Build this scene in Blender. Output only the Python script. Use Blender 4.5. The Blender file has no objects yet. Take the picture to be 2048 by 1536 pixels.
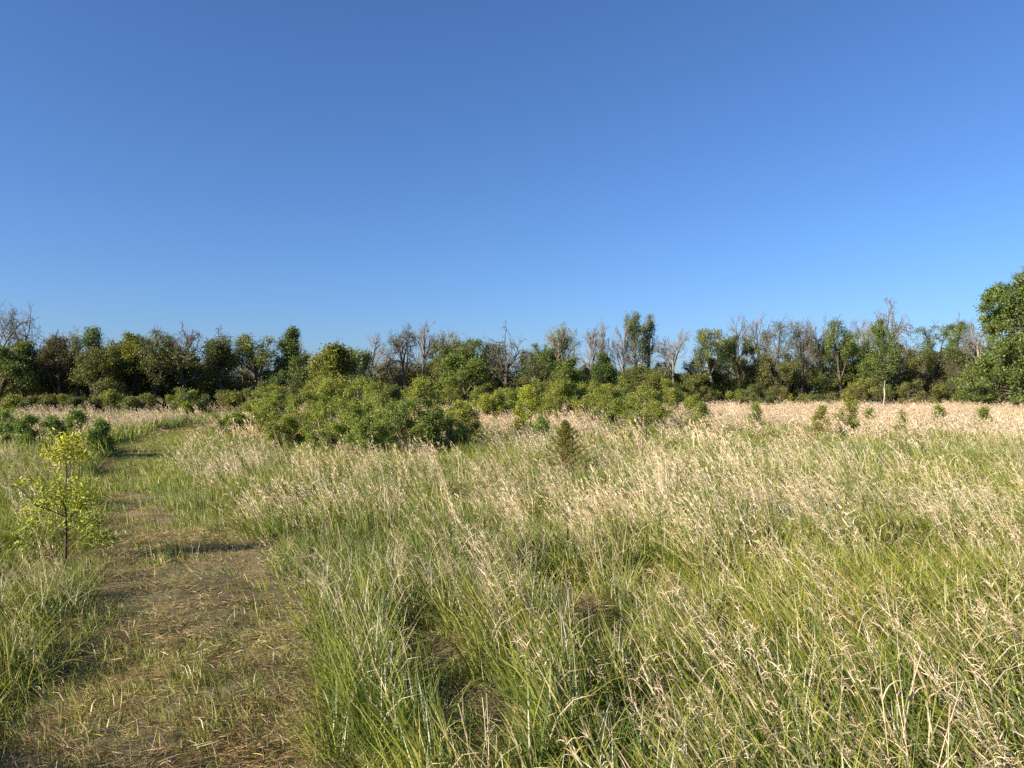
import bpy, math
import numpy as np
from mathutils import Vector

SC = bpy.context.scene
COL = SC.collection
F = 1538.0          # focal length in pixels of the 2048 px wide photograph
HOR = 785.0         # row of the horizon
CAMH = 1.65

# ------------------------------------------------------------------ camera
cam = bpy.data.objects.new('camera', bpy.data.cameras.new('camera'))
COL.objects.link(cam)
cam.data.sensor_width = 36.0
cam.data.lens = F / 2048 * 36.0
cam.data.clip_start = 0.05
cam.data.clip_end = 8000
cam.location = (0, 0, CAMH)
cam.rotation_euler = (math.radians(90) + math.atan((HOR - 768) / F), 0, 0)
SC.camera = cam

# ------------------------------------------------------------------ sky and sun
SUN_EL = math.radians(24)
SUN_TO = Vector((-0.88, -0.47, 0)).normalized()          # towards the sun, on the ground plane
w = bpy.data.worlds.new('World'); SC.world = w; w.use_nodes = True
nt = w.node_tree; nt.nodes.clear()
sky = nt.nodes.new('ShaderNodeTexSky'); sky.sky_type = 'NISHITA'; sky.sun_disc = False
sky.sun_elevation = SUN_EL
sky.sun_rotation = math.atan2(SUN_TO.x, SUN_TO.y) % (2 * math.pi)
sky.air_density = 1.0; sky.dust_density = 0.8; sky.ozone_density = 8.8; sky.altitude = 200
bg = nt.nodes.new('ShaderNodeBackground'); bg.inputs['Strength'].default_value = 0.061
wo = nt.nodes.new('ShaderNodeOutputWorld')
tn = nt.nodes.new('ShaderNodeMix'); tn.data_type = 'RGBA'; tn.blend_type = 'MULTIPLY'; tn.inputs[0].default_value = 1
tn.inputs[7].default_value = (1.11, 1.05, 1.10, 1)
nt.links.new(sky.outputs[0], tn.inputs[6]); nt.links.new(tn.outputs[2], bg.inputs[0]); nt.links.new(bg.outputs[0], wo.inputs[0])

sun = bpy.data.objects.new('sun', bpy.data.lights.new('sun', 'SUN')); COL.objects.link(sun)
sun.data.energy = 5.0; sun.data.angle = math.radians(0.5); sun.data.color = (1.0, 0.87, 0.69)
sd = Vector((SUN_TO.x * math.cos(SUN_EL), SUN_TO.y * math.cos(SUN_EL), math.sin(SUN_EL)))
sun.rotation_euler = (-sd).to_track_quat('-Z', 'Y').to_euler()
sun.location = (-20, -12, 15)

SC.view_settings.view_transform = 'Standard'; SC.view_settings.look = 'None'
SC.view_settings.exposure = 1.32; SC.view_settings.gamma = 1.0
SC.view_settings.use_curve_mapping = False
SC.cycles.max_bounces = 6; SC.cycles.diffuse_bounces = 3; SC.cycles.glossy_bounces = 2
SC.cycles.transmission_bounces = 3; SC.cycles.use_denoising = False
SC.render.use_persistent_data = False

# ------------------------------------------------------------------ helpers
def rng_of(seed): return np.random.default_rng(seed)

def _hash(ix, iy, seed):
    h = (ix.astype(np.int64) * 374761393 + iy.astype(np.int64) * 668265263 + seed * 1442695041) & 0xffffffff
    h = ((h ^ (h >> 13)) * 1274126177) & 0xffffffff
    return ((h ^ (h >> 16)) & 0xffff) / 65535.0

def vn(x, y, s, seed=0):
    """smooth value noise, 0..1, feature size s"""
    x = np.asarray(x, float) / s + 1000.0; y = np.asarray(y, float) / s + 1000.0
    ix = np.floor(x).astype(int); iy = np.floor(y).astype(int)
    fx = x - ix; fy = y - iy
    fx = fx * fx * (3 - 2 * fx); fy = fy * fy * (3 - 2 * fy)
    a = _hash(ix, iy, seed); b = _hash(ix + 1, iy, seed); c = _hash(ix, iy + 1, seed); d = _hash(ix + 1, iy + 1, seed)
    return (a * (1 - fx) + b * fx) * (1 - fy) + (c * (1 - fx) + d * fx) * fy

def fbm(x, y, s, seed=0):
    return (vn(x, y, s, seed) + 0.5 * vn(x, y, s / 2.1, seed + 7) + 0.25 * vn(x, y, s / 4.3, seed + 13)) / 1.75

def sstep(a, b, t):
    t = np.clip((np.asarray(t, float) - a) / (b - a), 0, 1); return t * t * (3 - 2 * t)

def H(x, y):
    """height of the land"""
    x = np.asarray(x, float); y = np.asarray(y, float)
    r = np.hypot(x, y)
    return 0.05 * (vn(x, y, 1.7, 3) - 0.5) + (0.15 * (vn(x, y, .9, 15) - .5) + .04 * (vn(x, y, .35, 16) - .5)) * (1 - sstep(12, 18, r)) + 0.16 * (vn(x, y, 9, 5) - 0.5) * sstep(3, 12, r)

def gpt(px, py, h=0.0):
    D = (CAMH - h) * F / (py - HOR)
    return (px - 1024) / F * D, D

def new_mesh(name, V, Q, mat, parent=None, cols=None, smooth=False):
    V = np.ascontiguousarray(V, dtype=np.float32); Q = np.ascontiguousarray(Q, dtype=np.int32)
    me = bpy.data.meshes.new(name)
    me.vertices.add(len(V)); me.vertices.foreach_set('co', V.ravel())
    k = Q.shape[1]
    me.loops.add(Q.size); me.loops.foreach_set('vertex_index', Q.ravel())
    me.polygons.add(len(Q))
    me.polygons.foreach_set('loop_start', np.arange(0, Q.size, k, dtype=np.int32))
    me.update(calc_edges=True)
    if smooth: me.polygons.foreach_set('use_smooth', np.ones(len(Q), dtype=bool))
    if cols is not None:
        at = me.color_attributes.new('Col', 'FLOAT_COLOR', 'POINT')
        c4 = np.ones((len(V), 4), np.float32); c4[:, :3] = cols
        at.data.foreach_set('color', c4.ravel())
    me.materials.append(mat)
    return me

def link(name, me, parent=None, hidden=False):
    o = bpy.data.objects.new(name, me)
    if not hidden: COL.objects.link(o)
    if parent is not None: o.parent = parent
    return o

def thing(name, label, cat, loc, group=None):
    o = bpy.data.objects.new(name, None); COL.objects.link(o)
    o.empty_display_size = 0.3
    o.location = loc; o['label'] = label; o['category'] = cat
    if group: o['group'] = group
    return o

def stuff(o, label, cat):
    o['kind'] = 'stuff'; o['label'] = label; o['category'] = cat

class MB:
    def __init__(s): s.V = []; s.Q = []; s.C = []; s.n = 0
    def add(s, V, Q, C):
        s.V.append(V); s.Q.append(np.asarray(Q) + s.n); s.n += len(V)
        C = np.asarray(C, float)
        s.C.append(np.broadcast_to(C, (len(V), 3)) if C.ndim == 1 else C)
    def mesh(s, name, mat, smooth=False):
        return new_mesh(name, np.concatenate(s.V), np.concatenate(s.Q), mat, cols=np.concatenate(s.C), smooth=smooth)

# ------------------------------------------------------------------ materials
def mat_plant(name, transl=0.3, rough=0.55, spec=0.25, tint=False, trgain=(1.25, 1.35, 0.55)):
    m = bpy.data.materials.new(name); m.use_nodes = True
    t = m.node_tree; t.nodes.clear(); N = t.nodes.new; L = t.links.new
    a = N('ShaderNodeAttribute'); a.attribute_name = 'Col'
    col = a.outputs['Color']
    if tint:
        b = N('ShaderNodeAttribute'); b.attribute_type = 'INSTANCER'; b.attribute_name = 'tint'
        mx = N('ShaderNodeMix'); mx.data_type = 'RGBA'; mx.blend_type = 'MULTIPLY'; mx.inputs[0].default_value = 1
        L(col, mx.inputs[6]); L(b.outputs['Color'], mx.inputs[7]); col = mx.outputs[2]
    p = N('ShaderNodeBsdfPrincipled'); p.inputs['Roughness'].default_value = rough
    p.inputs['Specular IOR Level'].default_value = spec
    L(col, p.inputs['Base Color'])
    out = N('ShaderNodeOutputMaterial')
    if transl > 0:
        g = N('ShaderNodeMix'); g.data_type = 'RGBA'; g.blend_type = 'MULTIPLY'; g.inputs[0].default_value = 1
        L(col, g.inputs[6]); g.inputs[7].default_value = (*trgain, 1)
        tr = N('ShaderNodeBsdfTranslucent'); L(g.outputs[2], tr.inputs['Color'])
        ms = N('ShaderNodeMixShader'); ms.inputs[0].default_value = transl
        L(p.outputs[0], ms.inputs[1]); L(tr.outputs[0], ms.inputs[2]); L(ms.outputs[0], out.inputs[0])
    else:
        L(p.outputs[0], out.inputs[0])
    return m

M_GREEN = mat_plant('grass_green', 0.28, 0.6, 0.14, True)
M_STRAW = mat_plant('grass_straw', 0.25, 0.7, 0.12, True, (1.1, 1.0, 0.8))
M_LEAF = mat_plant('leaf', 0.3, 0.5, 0.35)
M_SHINY = mat_plant('leaf_glossy', 0.3, 0.5, 0.3)
M_BARK = mat_plant('bark', 0.0, 0.9, 0.1)
M_DRYLEAF = mat_plant('dry_leaf', 0.2, 0.7, 0.2, False, (1.1, 1.0, 0.8))

def mat_ground(name, c1, c2, c3, s1=1.2, s2=40, bump=0.6):
    m = bpy.data.materials.new(name); m.use_nodes = True
    t = m.node_tree; t.nodes.clear(); N = t.nodes.new; L = t.links.new
    tc = N('ShaderNodeTexCoord')
    n1 = N('ShaderNodeTexNoise'); n1.inputs['Scale'].default_value = s1; n1.inputs['Detail'].default_value = 6
    n2 = N('ShaderNodeTexNoise'); n2.inputs['Scale'].default_value = s2; n2.inputs['Detail'].default_value = 8
    n2.inputs['Roughness'].default_value = 0.7
    L(tc.outputs['Object'], n1.inputs[0]); L(tc.outputs['Object'], n2.inputs[0])
    r1 = N('ShaderNodeValToRGB'); r1.color_ramp.elements[0].position = .42; r1.color_ramp.elements[1].position = .6
    r1.color_ramp.elements[0].color = (*c1, 1); r1.color_ramp.elements[1].color = (*c2, 1)
    L(n1.outputs[0], r1.inputs[0])
    r2 = N('ShaderNodeValToRGB'); r2.color_ramp.elements[0].position = .4; r2.color_ramp.elements[1].position = .68
    L(n2.outputs[0], r2.inputs[0])
    mx = N('ShaderNodeMix'); mx.data_type = 'RGBA'; L(r2.outputs[0], mx.inputs[0])
    L(r1.outputs[0], mx.inputs[6]); mx.inputs[7].default_value = (*c3, 1)
    bp = N('ShaderNodeBump'); bp.inputs['Strength'].default_value = bump; bp.inputs['Distance'].default_value = 0.03
    L(n2.outputs[0], bp.inputs['Height'])
    p = N('ShaderNodeBsdfPrincipled'); p.inputs['Roughness'].default_value = .95
    p.inputs['Specular IOR Level'].default_value = .1
    L(mx.outputs[2], p.inputs['Base Color']); L(bp.outputs[0], p.inputs['Normal'])
    o = N('ShaderNodeOutputMaterial'); L(p.outputs[0], o.inputs[0])
    return m
M_SOIL = mat_ground('field_soil', (.07, .075, .025), (.15, .11, .06), (.22, .16, .09))
M_PATH = mat_ground('path_thatch', (.11, .105, .045), (.17, .135, .07), (.27, .215, .125), 1.6, 55)

# ------------------------------------------------------------------ ground and path
def spaced():
    a = [0.0]; s = 0.2
    while a[-1] < 3500:
        a.append(a[-1] + s)
        if a[-1] > 12: s *= 1.09
    return np.array(a)
sp = spaced(); xs = np.concatenate([-sp[:0:-1], sp]); ys = np.concatenate([-sp[30::-1][:-1] if False else -sp[:0:-1][-90:], sp])
X, Y = np.meshgrid(xs, ys); Z = H(X, Y)
nx, ny = len(xs), len(ys)
V = np.stack([X.ravel(), Y.ravel(), Z.ravel()], 1)
i, j = np.meshgrid(np.arange(nx - 1), np.arange(ny - 1)); a = (j * nx + i).ravel()
Q = np.stack([a, a + 1, a + nx + 1, a + nx], 1)
o = link('ground', new_mesh('ground', V, Q, M_SOIL, smooth=True)); o['kind'] = 'structure'

PD = np.array([-6, 0.0, 2.0, 3.4, 4.9, 6.4, 8.06, 11.8, 15.4, 22, 30, 42, 55, 62])
PL = np.array([-1.7, -1.8, -2.0, -2.3, -2.85, -3.4, -4.35, -6.5, -8.4, -11.9, -14.3, -16.5, -18.7, -20])
PR = np.array([0.7, 0.35, -0.35, -0.78, -1.3, -1.8, -2.6, -4.6, -6.5, -9.2, -11.4, -14.0, -16.8, -18.3])
def path_t(x, y):
    """0 at the left edge of the mown path, 1 at the right edge"""
    wob = 0.12 * (vn(x, y, 0.9, 71) - 0.5)
    l = np.interp(y, PD, PL) + wob; r = np.interp(y, PD, PR) + wob
    return (x - l) / (r - l)
def on_path(x, y, m=0.0):
    t = path_t(x, y); return (t > -m) & (t < 1 + m)

pys = np.concatenate([np.arange(-6, 16, .12), np.arange(16, 62, .6)]); tt = np.linspace(0, 1, 28)
PX = np.interp(pys, PD, PL)[:, None] * (1 - tt) + np.interp(pys, PD, PR)[:, None] * tt
PYY = np.broadcast_to(pys[:, None], PX.shape)
rut = -0.02 * np.exp(-((tt - .25) / .1) ** 2) - 0.02 * np.exp(-((tt - .78) / .1) ** 2)
PZ = H(PX, PYY) + 0.045 + rut[None, :] * 0.8 + 0.012 * (vn(PX, PYY, .35, 9) - .5)
k = len(tt); V = np.stack([PX.ravel(), PYY.ravel(), PZ.ravel()], 1)
i, j = np.meshgrid(np.arange(k - 1), np.arange(len(pys) - 1)); a = (j * k + i).ravel()
o = link('path', new_mesh('path', V, np.stack([a, a + 1, a + k + 1, a + k], 1), M_PATH, smooth=True)); o['kind'] = 'structure'

# ------------------------------------------------------------------ blades of grass
def ribbons(rng, base, length, width, az, tilt, curve, cols, seg=4, twist=None, out=None):
    """curved tapering strips: az = direction of the lean, tilt = lean at the root, curve = extra bend at the tip"""
    n = len(base)
    t = np.linspace(0, 1, seg + 1)
    ang = tilt[:, None] + curve[:, None] * t[None, :] ** 1.5
    dl = length[:, None] / seg
    dh = np.sin(ang) * dl; dz = np.cos(ang) * dl
    h = np.concatenate([np.zeros((n, 1)), np.cumsum(dh[:, :-1], 1)], 1)
    z = np.concatenate([np.zeros((n, 1)), np.cumsum(dz[:, :-1], 1)], 1)
    cx, cy = np.cos(az)[:, None], np.sin(az)[:, None]
    P = np.stack([base[:, :1] + h * cx, base[:, 1:2] + h * cy, base[:, 2:3] + z], 2)
    tw = rng.uniform(0, np.pi, n) if twist is None else twist
    tw = tw[:, None] + t[None, :] * rng.uniform(-.8, .8, n)[:, None]
    # across vector: mix of the horizontal normal and the in-plane normal
    sx, sy = -cy, cx
    nxp = np.cos(ang) * cx; nyp = np.cos(ang) * cy; nzp = -np.sin(ang)
    A = np.stack([np.cos(tw) * sx + np.sin(tw) * nxp, np.cos(tw) * sy + np.sin(tw) * nyp, np.sin(tw) * nzp], 2)
    wp = np.array([max(.06, (1 - q) ** .7) if q > .35 else .75 + .7 * q for q in t])
    W = width[:, None, None] * wp[None, :, None] * .5
    L_ = P - A * W; R_ = P + A * W
    V = np.stack([L_, R_], 2).reshape(n, -1, 3)
    m = (seg + 1) * 2
    q = np.array([[2 * s, 2 * s + 1, 2 * s + 3, 2 * s + 2] for s in range(seg)])
    Q = (np.arange(n)[:, None, None] * m + q[None]).reshape(-1, 4)
    C = np.repeat(cols, m, axis=0)
    out.add(V.reshape(-1, 3), Q, C)
    return P

def pal(rng, n, cs, var=.12):
    cs = np.array(cs); c = cs[rng.integers(0, len(cs), n)]
    return np.clip(c * (1 + rng.normal(0, var, (n, 1))) * (1 + rng.normal(0, var * .35, (n, 3))), .005, .9)

WEST = math.pi  # the wind has laid the grass over towards the left
GREENS = [(.118, .164, .036), (.158, .20, .042), (.19, .228, .052), (.085, .132, .038), (.24, .255, .095)]
STRAWS = [(.56, .46, .30), (.62, .52, .36), (.50, .39, .25), (.68, .59, .43), (.44, .33, .21)]
BROWNS = [(.34, .25, .12), (.42, .32, .16), (.26, .19, .09), (.48, .40, .22), (.38, .25, .12), (.30, .27, .10)]

def proto_green(seed, n, rad, hmin, hmax, wid, seg=4, straw=.12, lean=.38):
    r = rng_of(seed); mb = MB()
    a = r.uniform(0, 2 * np.pi, n); q = rad * np.sqrt(r.uniform(0, 1, n))
    base = np.stack([q * np.cos(a), q * np.sin(a), np.full(n, -.02)], 1)
    az = np.where(r.uniform(0, 1, n) < .72, WEST + r.normal(0, .95, n), r.uniform(0, 6.28, n))
    L_ = r.uniform(hmin, hmax, n)
    cols = pal(r, n, GREENS)
    s = r.uniform(0, 1, n) < straw; cols[s] = pal(r, s.sum(), STRAWS) * [.85, .95, 1.25]
    ribbons(r, base, L_, wid * np.minimum(np.exp(r.normal(0, .36, n)), 1.7), az, np.abs(r.normal(lean, .18, n)), np.where(r.uniform(0, 1, n) < .16, r.uniform(1.2, 2.6, n), r.gamma(2, .28, n)), cols, seg, out=mb)
    return link('tuft', mb.mesh('tuft', M_GREEN), hidden=True)

def proto_straw(seed, n, rad, h, wf=1.0, leaves=6, lean=.42, seg=4, head=True, lf=1.0):
    """last year's dead stalks: thin culm, curled pale leaves, wispy head"""
    r = rng_of(seed); mb = MB()
    a = r.uniform(0, 2 * np.pi, n); q = rad * np.sqrt(r.uniform(0, 1, n))
    base = np.stack([q * np.cos(a), q * np.sin(a), np.full(n, -.02)], 1)
    az = WEST + r.normal(0, .45, n); L_ = h * r.uniform(.65, 1.15, n)
    tl = np.abs(r.normal(lean, .12, n)); cv = r.uniform(.05, .5, n)
    P = ribbons(r, base, L_, np.full(n, .0045 * wf), az, tl, cv, pal(r, n, STRAWS), 5, out=mb)
    m = n * leaves
    idx = np.repeat(np.arange(n), leaves); u = r.uniform(.35, .97, m) * 5
    k = np.minimum(u.astype(int), 4); f = (u - k)[:, None]
    b2 = P[idx, k] * (1 - f) + P[idx, k + 1] * f
    az2 = np.where(r.uniform(0, 1, m) < .55, WEST + r.normal(0, .8, m), r.uniform(0, 6.28, m))
    ribbons(r, b2, r.uniform(.04, .15, m) * (h / .8) * lf, wf * r.uniform(.003, .006, m), az2, r.uniform(.3, 1.0, m),
            r.uniform(1.2, 4.2, m), pal(r, m, STRAWS), seg, out=mb)
    if head:
        m = n * 5; idx = np.repeat(np.arange(n), 5)
        b3 = P[idx, 5] - (P[idx, 5] - P[idx, 4]) * r.uniform(0, .8, (m, 1))
        ribbons(r, b3, r.uniform(.03, .08, m), wf * r.uniform(.004, .008, m), az[idx] + r.normal(0, .8, m),
                r.uniform(.3, 1.1, m), r.uniform(0, .8, m), pal(r, m, STRAWS), 2, out=mb)
    return link('stalk', mb.mesh('stalk', M_STRAW), hidden=True)

def proto_mat(seed, n, rad, lmin, lmax, wid, colset, zmax=.05, mat=None):
    """cut or lodged stems lying flat and crossing"""
    r = rng_of(seed); mb = MB()
    a = r.uniform(0, 2 * np.pi, n); q = rad * np.sqrt(r.uniform(0, 1, n))
    base = np.stack([q * np.cos(a), q * np.sin(a), r.uniform(0, zmax, n)], 1)
    ribbons(r, base, r.uniform(lmin, lmax, n), wid * r.uniform(.6, 1.4, n), r.normal(.4, 1.3, n),
            r.uniform(1.2, 1.62, n), r.normal(.1, .25, n), pal(r, n, colset, .18), 3, out=mb)
    return link('thatch', mb.mesh('thatch', mat or M_STRAW), hidden=True)

def gn_instances(name, protos, P, rot, scl, idx, tint):
    """ONE object that scatters the given little meshes on its points"""
    me = bpy.data.meshes.new(name)
    me.vertices.add(len(P)); me.vertices.foreach_set('co', np.ascontiguousarray(P, np.float32).ravel())
    def att(nm, ty, dat, fld):
        at = me.attributes.new(nm, ty, 'POINT'); at.data.foreach_set(fld, np.ascontiguousarray(dat).ravel())
    att('rot', 'FLOAT_VECTOR', rot.astype(np.float32), 'vector'); att('scl', 'FLOAT_VECTOR', scl.astype(np.float32), 'vector')
    att('pid', 'INT', idx.astype(np.int32), 'value'); att('tint', 'FLOAT_VECTOR', tint.astype(np.float32), 'vector')
    o = link(name, me)
    g = bpy.data.node_groups.new(name, 'GeometryNodeTree')
    g.interface.new_socket('Geometry', in_out='INPUT', socket_type='NodeSocketGeometry')
    g.interface.new_socket('Geometry', in_out='OUTPUT', socket_type='NodeSocketGeometry')
    N = g.nodes.new; L = g.links.new
    gi = N('NodeGroupInput'); go = N('NodeGroupOutput')
    mp = N('GeometryNodeMeshToPoints'); L(gi.outputs[0], mp.inputs[0])
    iop = N('GeometryNodeInstanceOnPoints'); L(mp.outputs[0], iop.inputs['Points'])
    g2i = N('GeometryNodeGeometryToInstance')
    for p in reversed(protos):
        oi = N('GeometryNodeObjectInfo'); oi.inputs['Object'].default_value = p
        L(oi.outputs['Geometry'], g2i.inputs[0])
    L(g2i.outputs[0], iop.inputs['Instance']); iop.inputs['Pick Instance'].default_value = True
    def na(nm, ty):
        n = N('GeometryNodeInputNamedAttribute'); n.data_type = ty; n.inputs[0].default_value = nm; return n.outputs[0]
    L(na('pid', 'INT'), iop.inputs['Instance Index'])
    e2r = N('FunctionNodeEulerToRotation'); L(na('rot', 'FLOAT_VECTOR'), e2r.inputs[0]); L(e2r.outputs[0], iop.inputs['Rotation'])
    L(na('scl', 'FLOAT_VECTOR'), iop.inputs['Scale'])
    L(iop.outputs[0], go.inputs[0])
    md = o.modifiers.new('scatter', 'NODES'); md.node_group = g
    return o

def scatter(rng, dens, y0, y1, half=lambda y: .74 * y + 2.6):
    """random points, dens per square metre, in a band of the field"""
    hw = half(y1); n = int((y1 - y0) * 2 * hw * dens)
    x = rng.uniform(-hw, hw, n); y = rng.uniform(y0, y1, n)
    k = np.abs(x) < half(np.maximum(y, 0)); return x[k], y[k]

# --- what grows where: last year's straw, lodged hollows, green swards
def ell(x, y, cx, cy, rx, ry):
    return np.exp(-(((x - cx) / rx) ** 2 + ((y - cy) / ry) ** 2) * 1.2)
def from_photo(lst):
    o = []
    for px, py, wp, hp, h in lst:
        X0, D0 = gpt(px, py, h); D1 = gpt(px, py - hp / 2, h)[1]; D2 = gpt(px, py + hp / 2, h)[1]
        o.append((X0, D0, max(.25, wp / 2 / F * D0), max(.3, (D1 - D2) / 2)))
    return o
STRAW_PATCH = from_photo([(590, 950, 100, 70, .6), (660, 985, 60, 50, .55), (540, 975, 60, 60, .55), (350, 908, 60, 40, .5), (480, 900, 60, 45, .5),
    (520, 905, 60, 40, .5), (440, 965, 50, 40, .3), (760, 900, 60, 30, .6), (860, 895, 60, 30, .6), (660, 900, 60, 25, .6), (640, 1090, 40, 80, .5),
    (1030, 960, 120, 40, .5), (1140, 950, 100, 40, .5), (1240, 890, 120, 30, .6), (1320, 935, 110, 40, .5), (1290, 985, 140, 60, .5),
    (1230, 970, 60, 80, .5), (1420, 1020, 90, 70, .5), (1560, 950, 150, 50, .6), (1490, 900, 150, 40, .6), (1690, 910, 70, 25, .6),
    (1780, 905, 90, 25, .6), (1660, 975, 150, 50, .6), (1540, 1000, 150, 60, .6), (1760, 1010, 120, 40, .6), (1860, 960, 90, 50, .6),
    (1990, 940, 120, 60, .6), (2020, 1000, 120, 60, .6), (1620, 1080, 120, 60, .6), (1980, 1140, 150, 70, .6), (1820, 1130, 90, 60, .6),
    (1130, 1060, 90, 60, .5), (1010, 1060, 60, 60, .5), (1220, 1060, 90, 50, .5), (960, 1130, 40, 50, .5), (1350, 1290, 50, 70, .5),
    (1800, 1300, 80, 70, .6), (1960, 1290, 120, 80, .6), (1520, 1180, 60, 70, .6), (1690, 1240, 60, 60, .6),
    (40, 910, 120, 40, .6), (15, 1080, 40, 90, .5), (140, 1170, 60, 60, .2), (250, 835, 120, 14, .6), (360, 828, 120, 12, .6), (240, 870, 30, 40, .5),
    (900, 930, 160, 30, .5), (800, 960, 90, 50, .5), (1100, 1000, 80, 30, .5), (700, 960, 60, 40, .5)])
GREEN_PATCH = from_photo([(1750, 885, 500, 26, .5), (1250, 905, 60, 22, .5), (1330, 868, 160, 16, .5), (1180, 915, 120, 25, .5), (1480, 985, 90, 40, .5),
    (1740, 945, 130, 26, .5), (1930, 1010, 110, 50, .5), (1950, 895, 150, 25, .5), (620, 1020, 120, 60, .4), (760, 1080, 120, 90, .5), (1120, 1010, 130, 40, .5),
    (900, 980, 120, 30, .5), (100, 960, 120, 70, .4), (90, 1200, 200, 120, .4), (900, 1130, 200, 80, .5), (760, 1300, 240, 320, .4), (1180, 1400, 300, 240, .4), (1500, 1330, 200, 160, .4), (1250, 1120, 160, 90, .4), (1080, 1230, 160, 120, .4), (1500, 1100, 200, 60, .5), (330, 1000, 160, 60, .3)])
MATS = from_photo([(920, 1012, 100, 34, .12), (1060, 985, 70, 20, .15), (1290, 935, 60, 24, .2), (1150, 1165, 80, 40, .25), (1240, 1225, 70, 30, .25), (1370, 1125, 60, 24, .3), (765, 1065, 60, 30, .25), (440, 968, 60, 30, .1)])
# trampled hollows in the tall grass: x, y, rx, ry
HOLLOWS = [(-.56, 5.3, .17, .45), (-.42, 4.75, .31, .5), (-.25, 4.1, .34, .5), (-.08, 3.55, .28, .4), (.45, 5.9, .22, .5), (.35, 6.5, .2, .4), (1.5, 5.0, .16, .4), (2.6, 7.4, .25, .4), (-1.0, 8.6, .3, .4), (1.9, 9.6, .35, .5),
           (-2.3, 8.3, .32, .45), (.55, 6.3, .35, .35), (-1.25, 5.6, .14, .4), (-1.0, 4.75, .12, .35), (-2.4, 7.6, .22, .35)]

def dry(x, y):
    d = .05 + .42 * sstep(.46, .70, fbm(x + y * .12, y * .75, 1.5, 21)) * sstep(3, 7, y) + .14 * sstep(.5, .8, vn(x, y, .6, 5)) + .14 * sstep(.3, 1.2, x / (y + 2)) * sstep(4, 8, y)
    d = d * (.2 + 1.15 * sstep(.38, .62, fbm(x, y, .75, 23)))
    d = d + .75 * sstep(20, 36, y) * sstep(.30, .55, .5 * vn(x, y * .6, 6, 31) + .5 * vn(x, y * .5, 2.4, 32)) * (x > -14)
    d = np.maximum(d, (.16 + .22 * vn(x, y, .5, 28)) * (x > .2 - .05 * y) * sstep(.2, .5, vn(x, y, 1.1, 29)))
    for e in STRAW_PATCH: d = np.maximum(d, .95 * ell(x, y, *e))
    for e in GREEN_PATCH: d = d * (1 - .8 * ell(x, y, *e))
    return np.clip(d, 0, 1)
def tallness(x, y):
    t = .62 + .50 * vn(x, y, .9, 41) + .30 * vn(x, y, .38, 42)
    t = t * (1 - .62 * sstep(.70, .86, vn(x, y, .62, 43)) * (y < 25))
    for e in MATS: t = t * (1 - .8 * ell(x, y, *e))
    for e in HOLLOWS: t = t * (1 - .97 * sstep(.30, .5, ell(x, y, *e)))
    t = t * (1 - .32 * (x < np.interp(y, PD, PL)) * sstep(5.5, 7, y) * (1 - sstep(12, 16, y)))
    t = t * (1 - .3 * ell(x, y, -4.0, 6.3, .55, .9)) * (1 - .35 * ell(x, y, 1.0, 14.2, 1.0, 2.0))
    s = path_t(x, y); wd = np.interp(y, PD, PR) - np.interp(y, PD, PL)
    dd = np.where(s < .5, -s, s - 1) * wd
    t = t * (.72 + .28 * sstep(0, .2, dd))
    t = t * (1 + .5 * ell(x, y, -.95, 4.5, .28, 1.5))
    t = t * (1 + .45 * sstep(-.9, -.1, s * wd) * (s < 0) * sstep(12, 16, y) * (1 - sstep(38, 44, y)))
    # low sward around the photographer's feet
    t = t * sstep(.75, 1.7, np.hypot(x, y))
    return t
SHADE_KEEP = []

def field(kind):
    r = rng_of({'green': 101, 'straw': 202}[kind])
    Ps, Rs, Ss, Is, Ts = [], [], [], [], []
    bands = {'green': [(-1.5, 7.5, 120, 0, 1.0), (7.5, 11, 80, 4, 1.), (11, 20, 34, 4, 1.05), (20, 40, 13, 8, 1.), (40, 96, 5.5, 8, 1.05)],
             'straw': [(-1.5, 7.5, 38, 0, .95), (7.5, 11, 42, 4, .9), (11, 20, 24, 4, .9), (20, 40, 5.2, 8, .95), (40, 96, 3.2, 8, 1.05)]}[kind]
    for y0, y1, dens, p0, sc in bands:
        e0, e1 = (max(y0, 0) * .16, y1 * .16)
        x, y = scatter(r, dens, y0 - e0, y1 + e1)
        yj = y * (1 + r.uniform(-.15, .15, len(y)))
        k = (yj >= y0) & (yj < y1) & ~on_path(x, y) & (y < 58 + (x + 40) * .45); x, y = x[k], y[k]
        d = dry(x, y); t = tallness(x, y)
        u = r.uniform(0, 1, len(x))
        k = (u < 1 - .62 * d) if kind == 'green' else (u < d * (1 - .7 * (t < .4)))
        k &= t > .22
        x, y, d, t = x[k], y[k], d[k], t[k]; n = len(x)
        s = sc * r.uniform(.8, 1.2, n)
        zs = s * t * (1.0 if kind == 'green' else 1.0)
        Ps.append(np.stack([x, y, H(x, y)], 1))
        laid = .30 * sstep(.45, .8, vn(x, y, 1.3, 78)) + .12 * vn(x, y, .5, 79)
        Rs.append(np.stack([r.normal(0, .12, n), r.normal(0, .12, n) - laid, r.normal(0, .42, n) + 1.1 * (vn(x, y, 1.6, 77) - .5)], 1))
        Ss.append(np.stack([s * (.7 + .3 * t), s * (.7 + .3 * t), zs], 1))
        Is.append(p0 + r.integers(0, 4, n))
        if kind == 'green':
            yl = fbm(x, y, 1.9, 55); bl = vn(x, y, 3.1, 66)
            T = np.stack([.84 + .50 * yl, .90 + .28 * yl, .64 + .45 * bl], 1)
        else:
            v = 1.0 + .36 * vn(x, y, 1.3, 88); wv = vn(x, y, .8, 89)
            T = np.stack([v, v * (.95 + .07 * wv), v * (.88 + .2 * wv) * (1 + .06 * sstep(15, 30, y))], 1)
        Ts.append(T * r.uniform(.85, 1.15, (n, 1)))
    return [np.concatenate(a) for a in (Ps, Rs, Ss, Is, Ts)]

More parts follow.
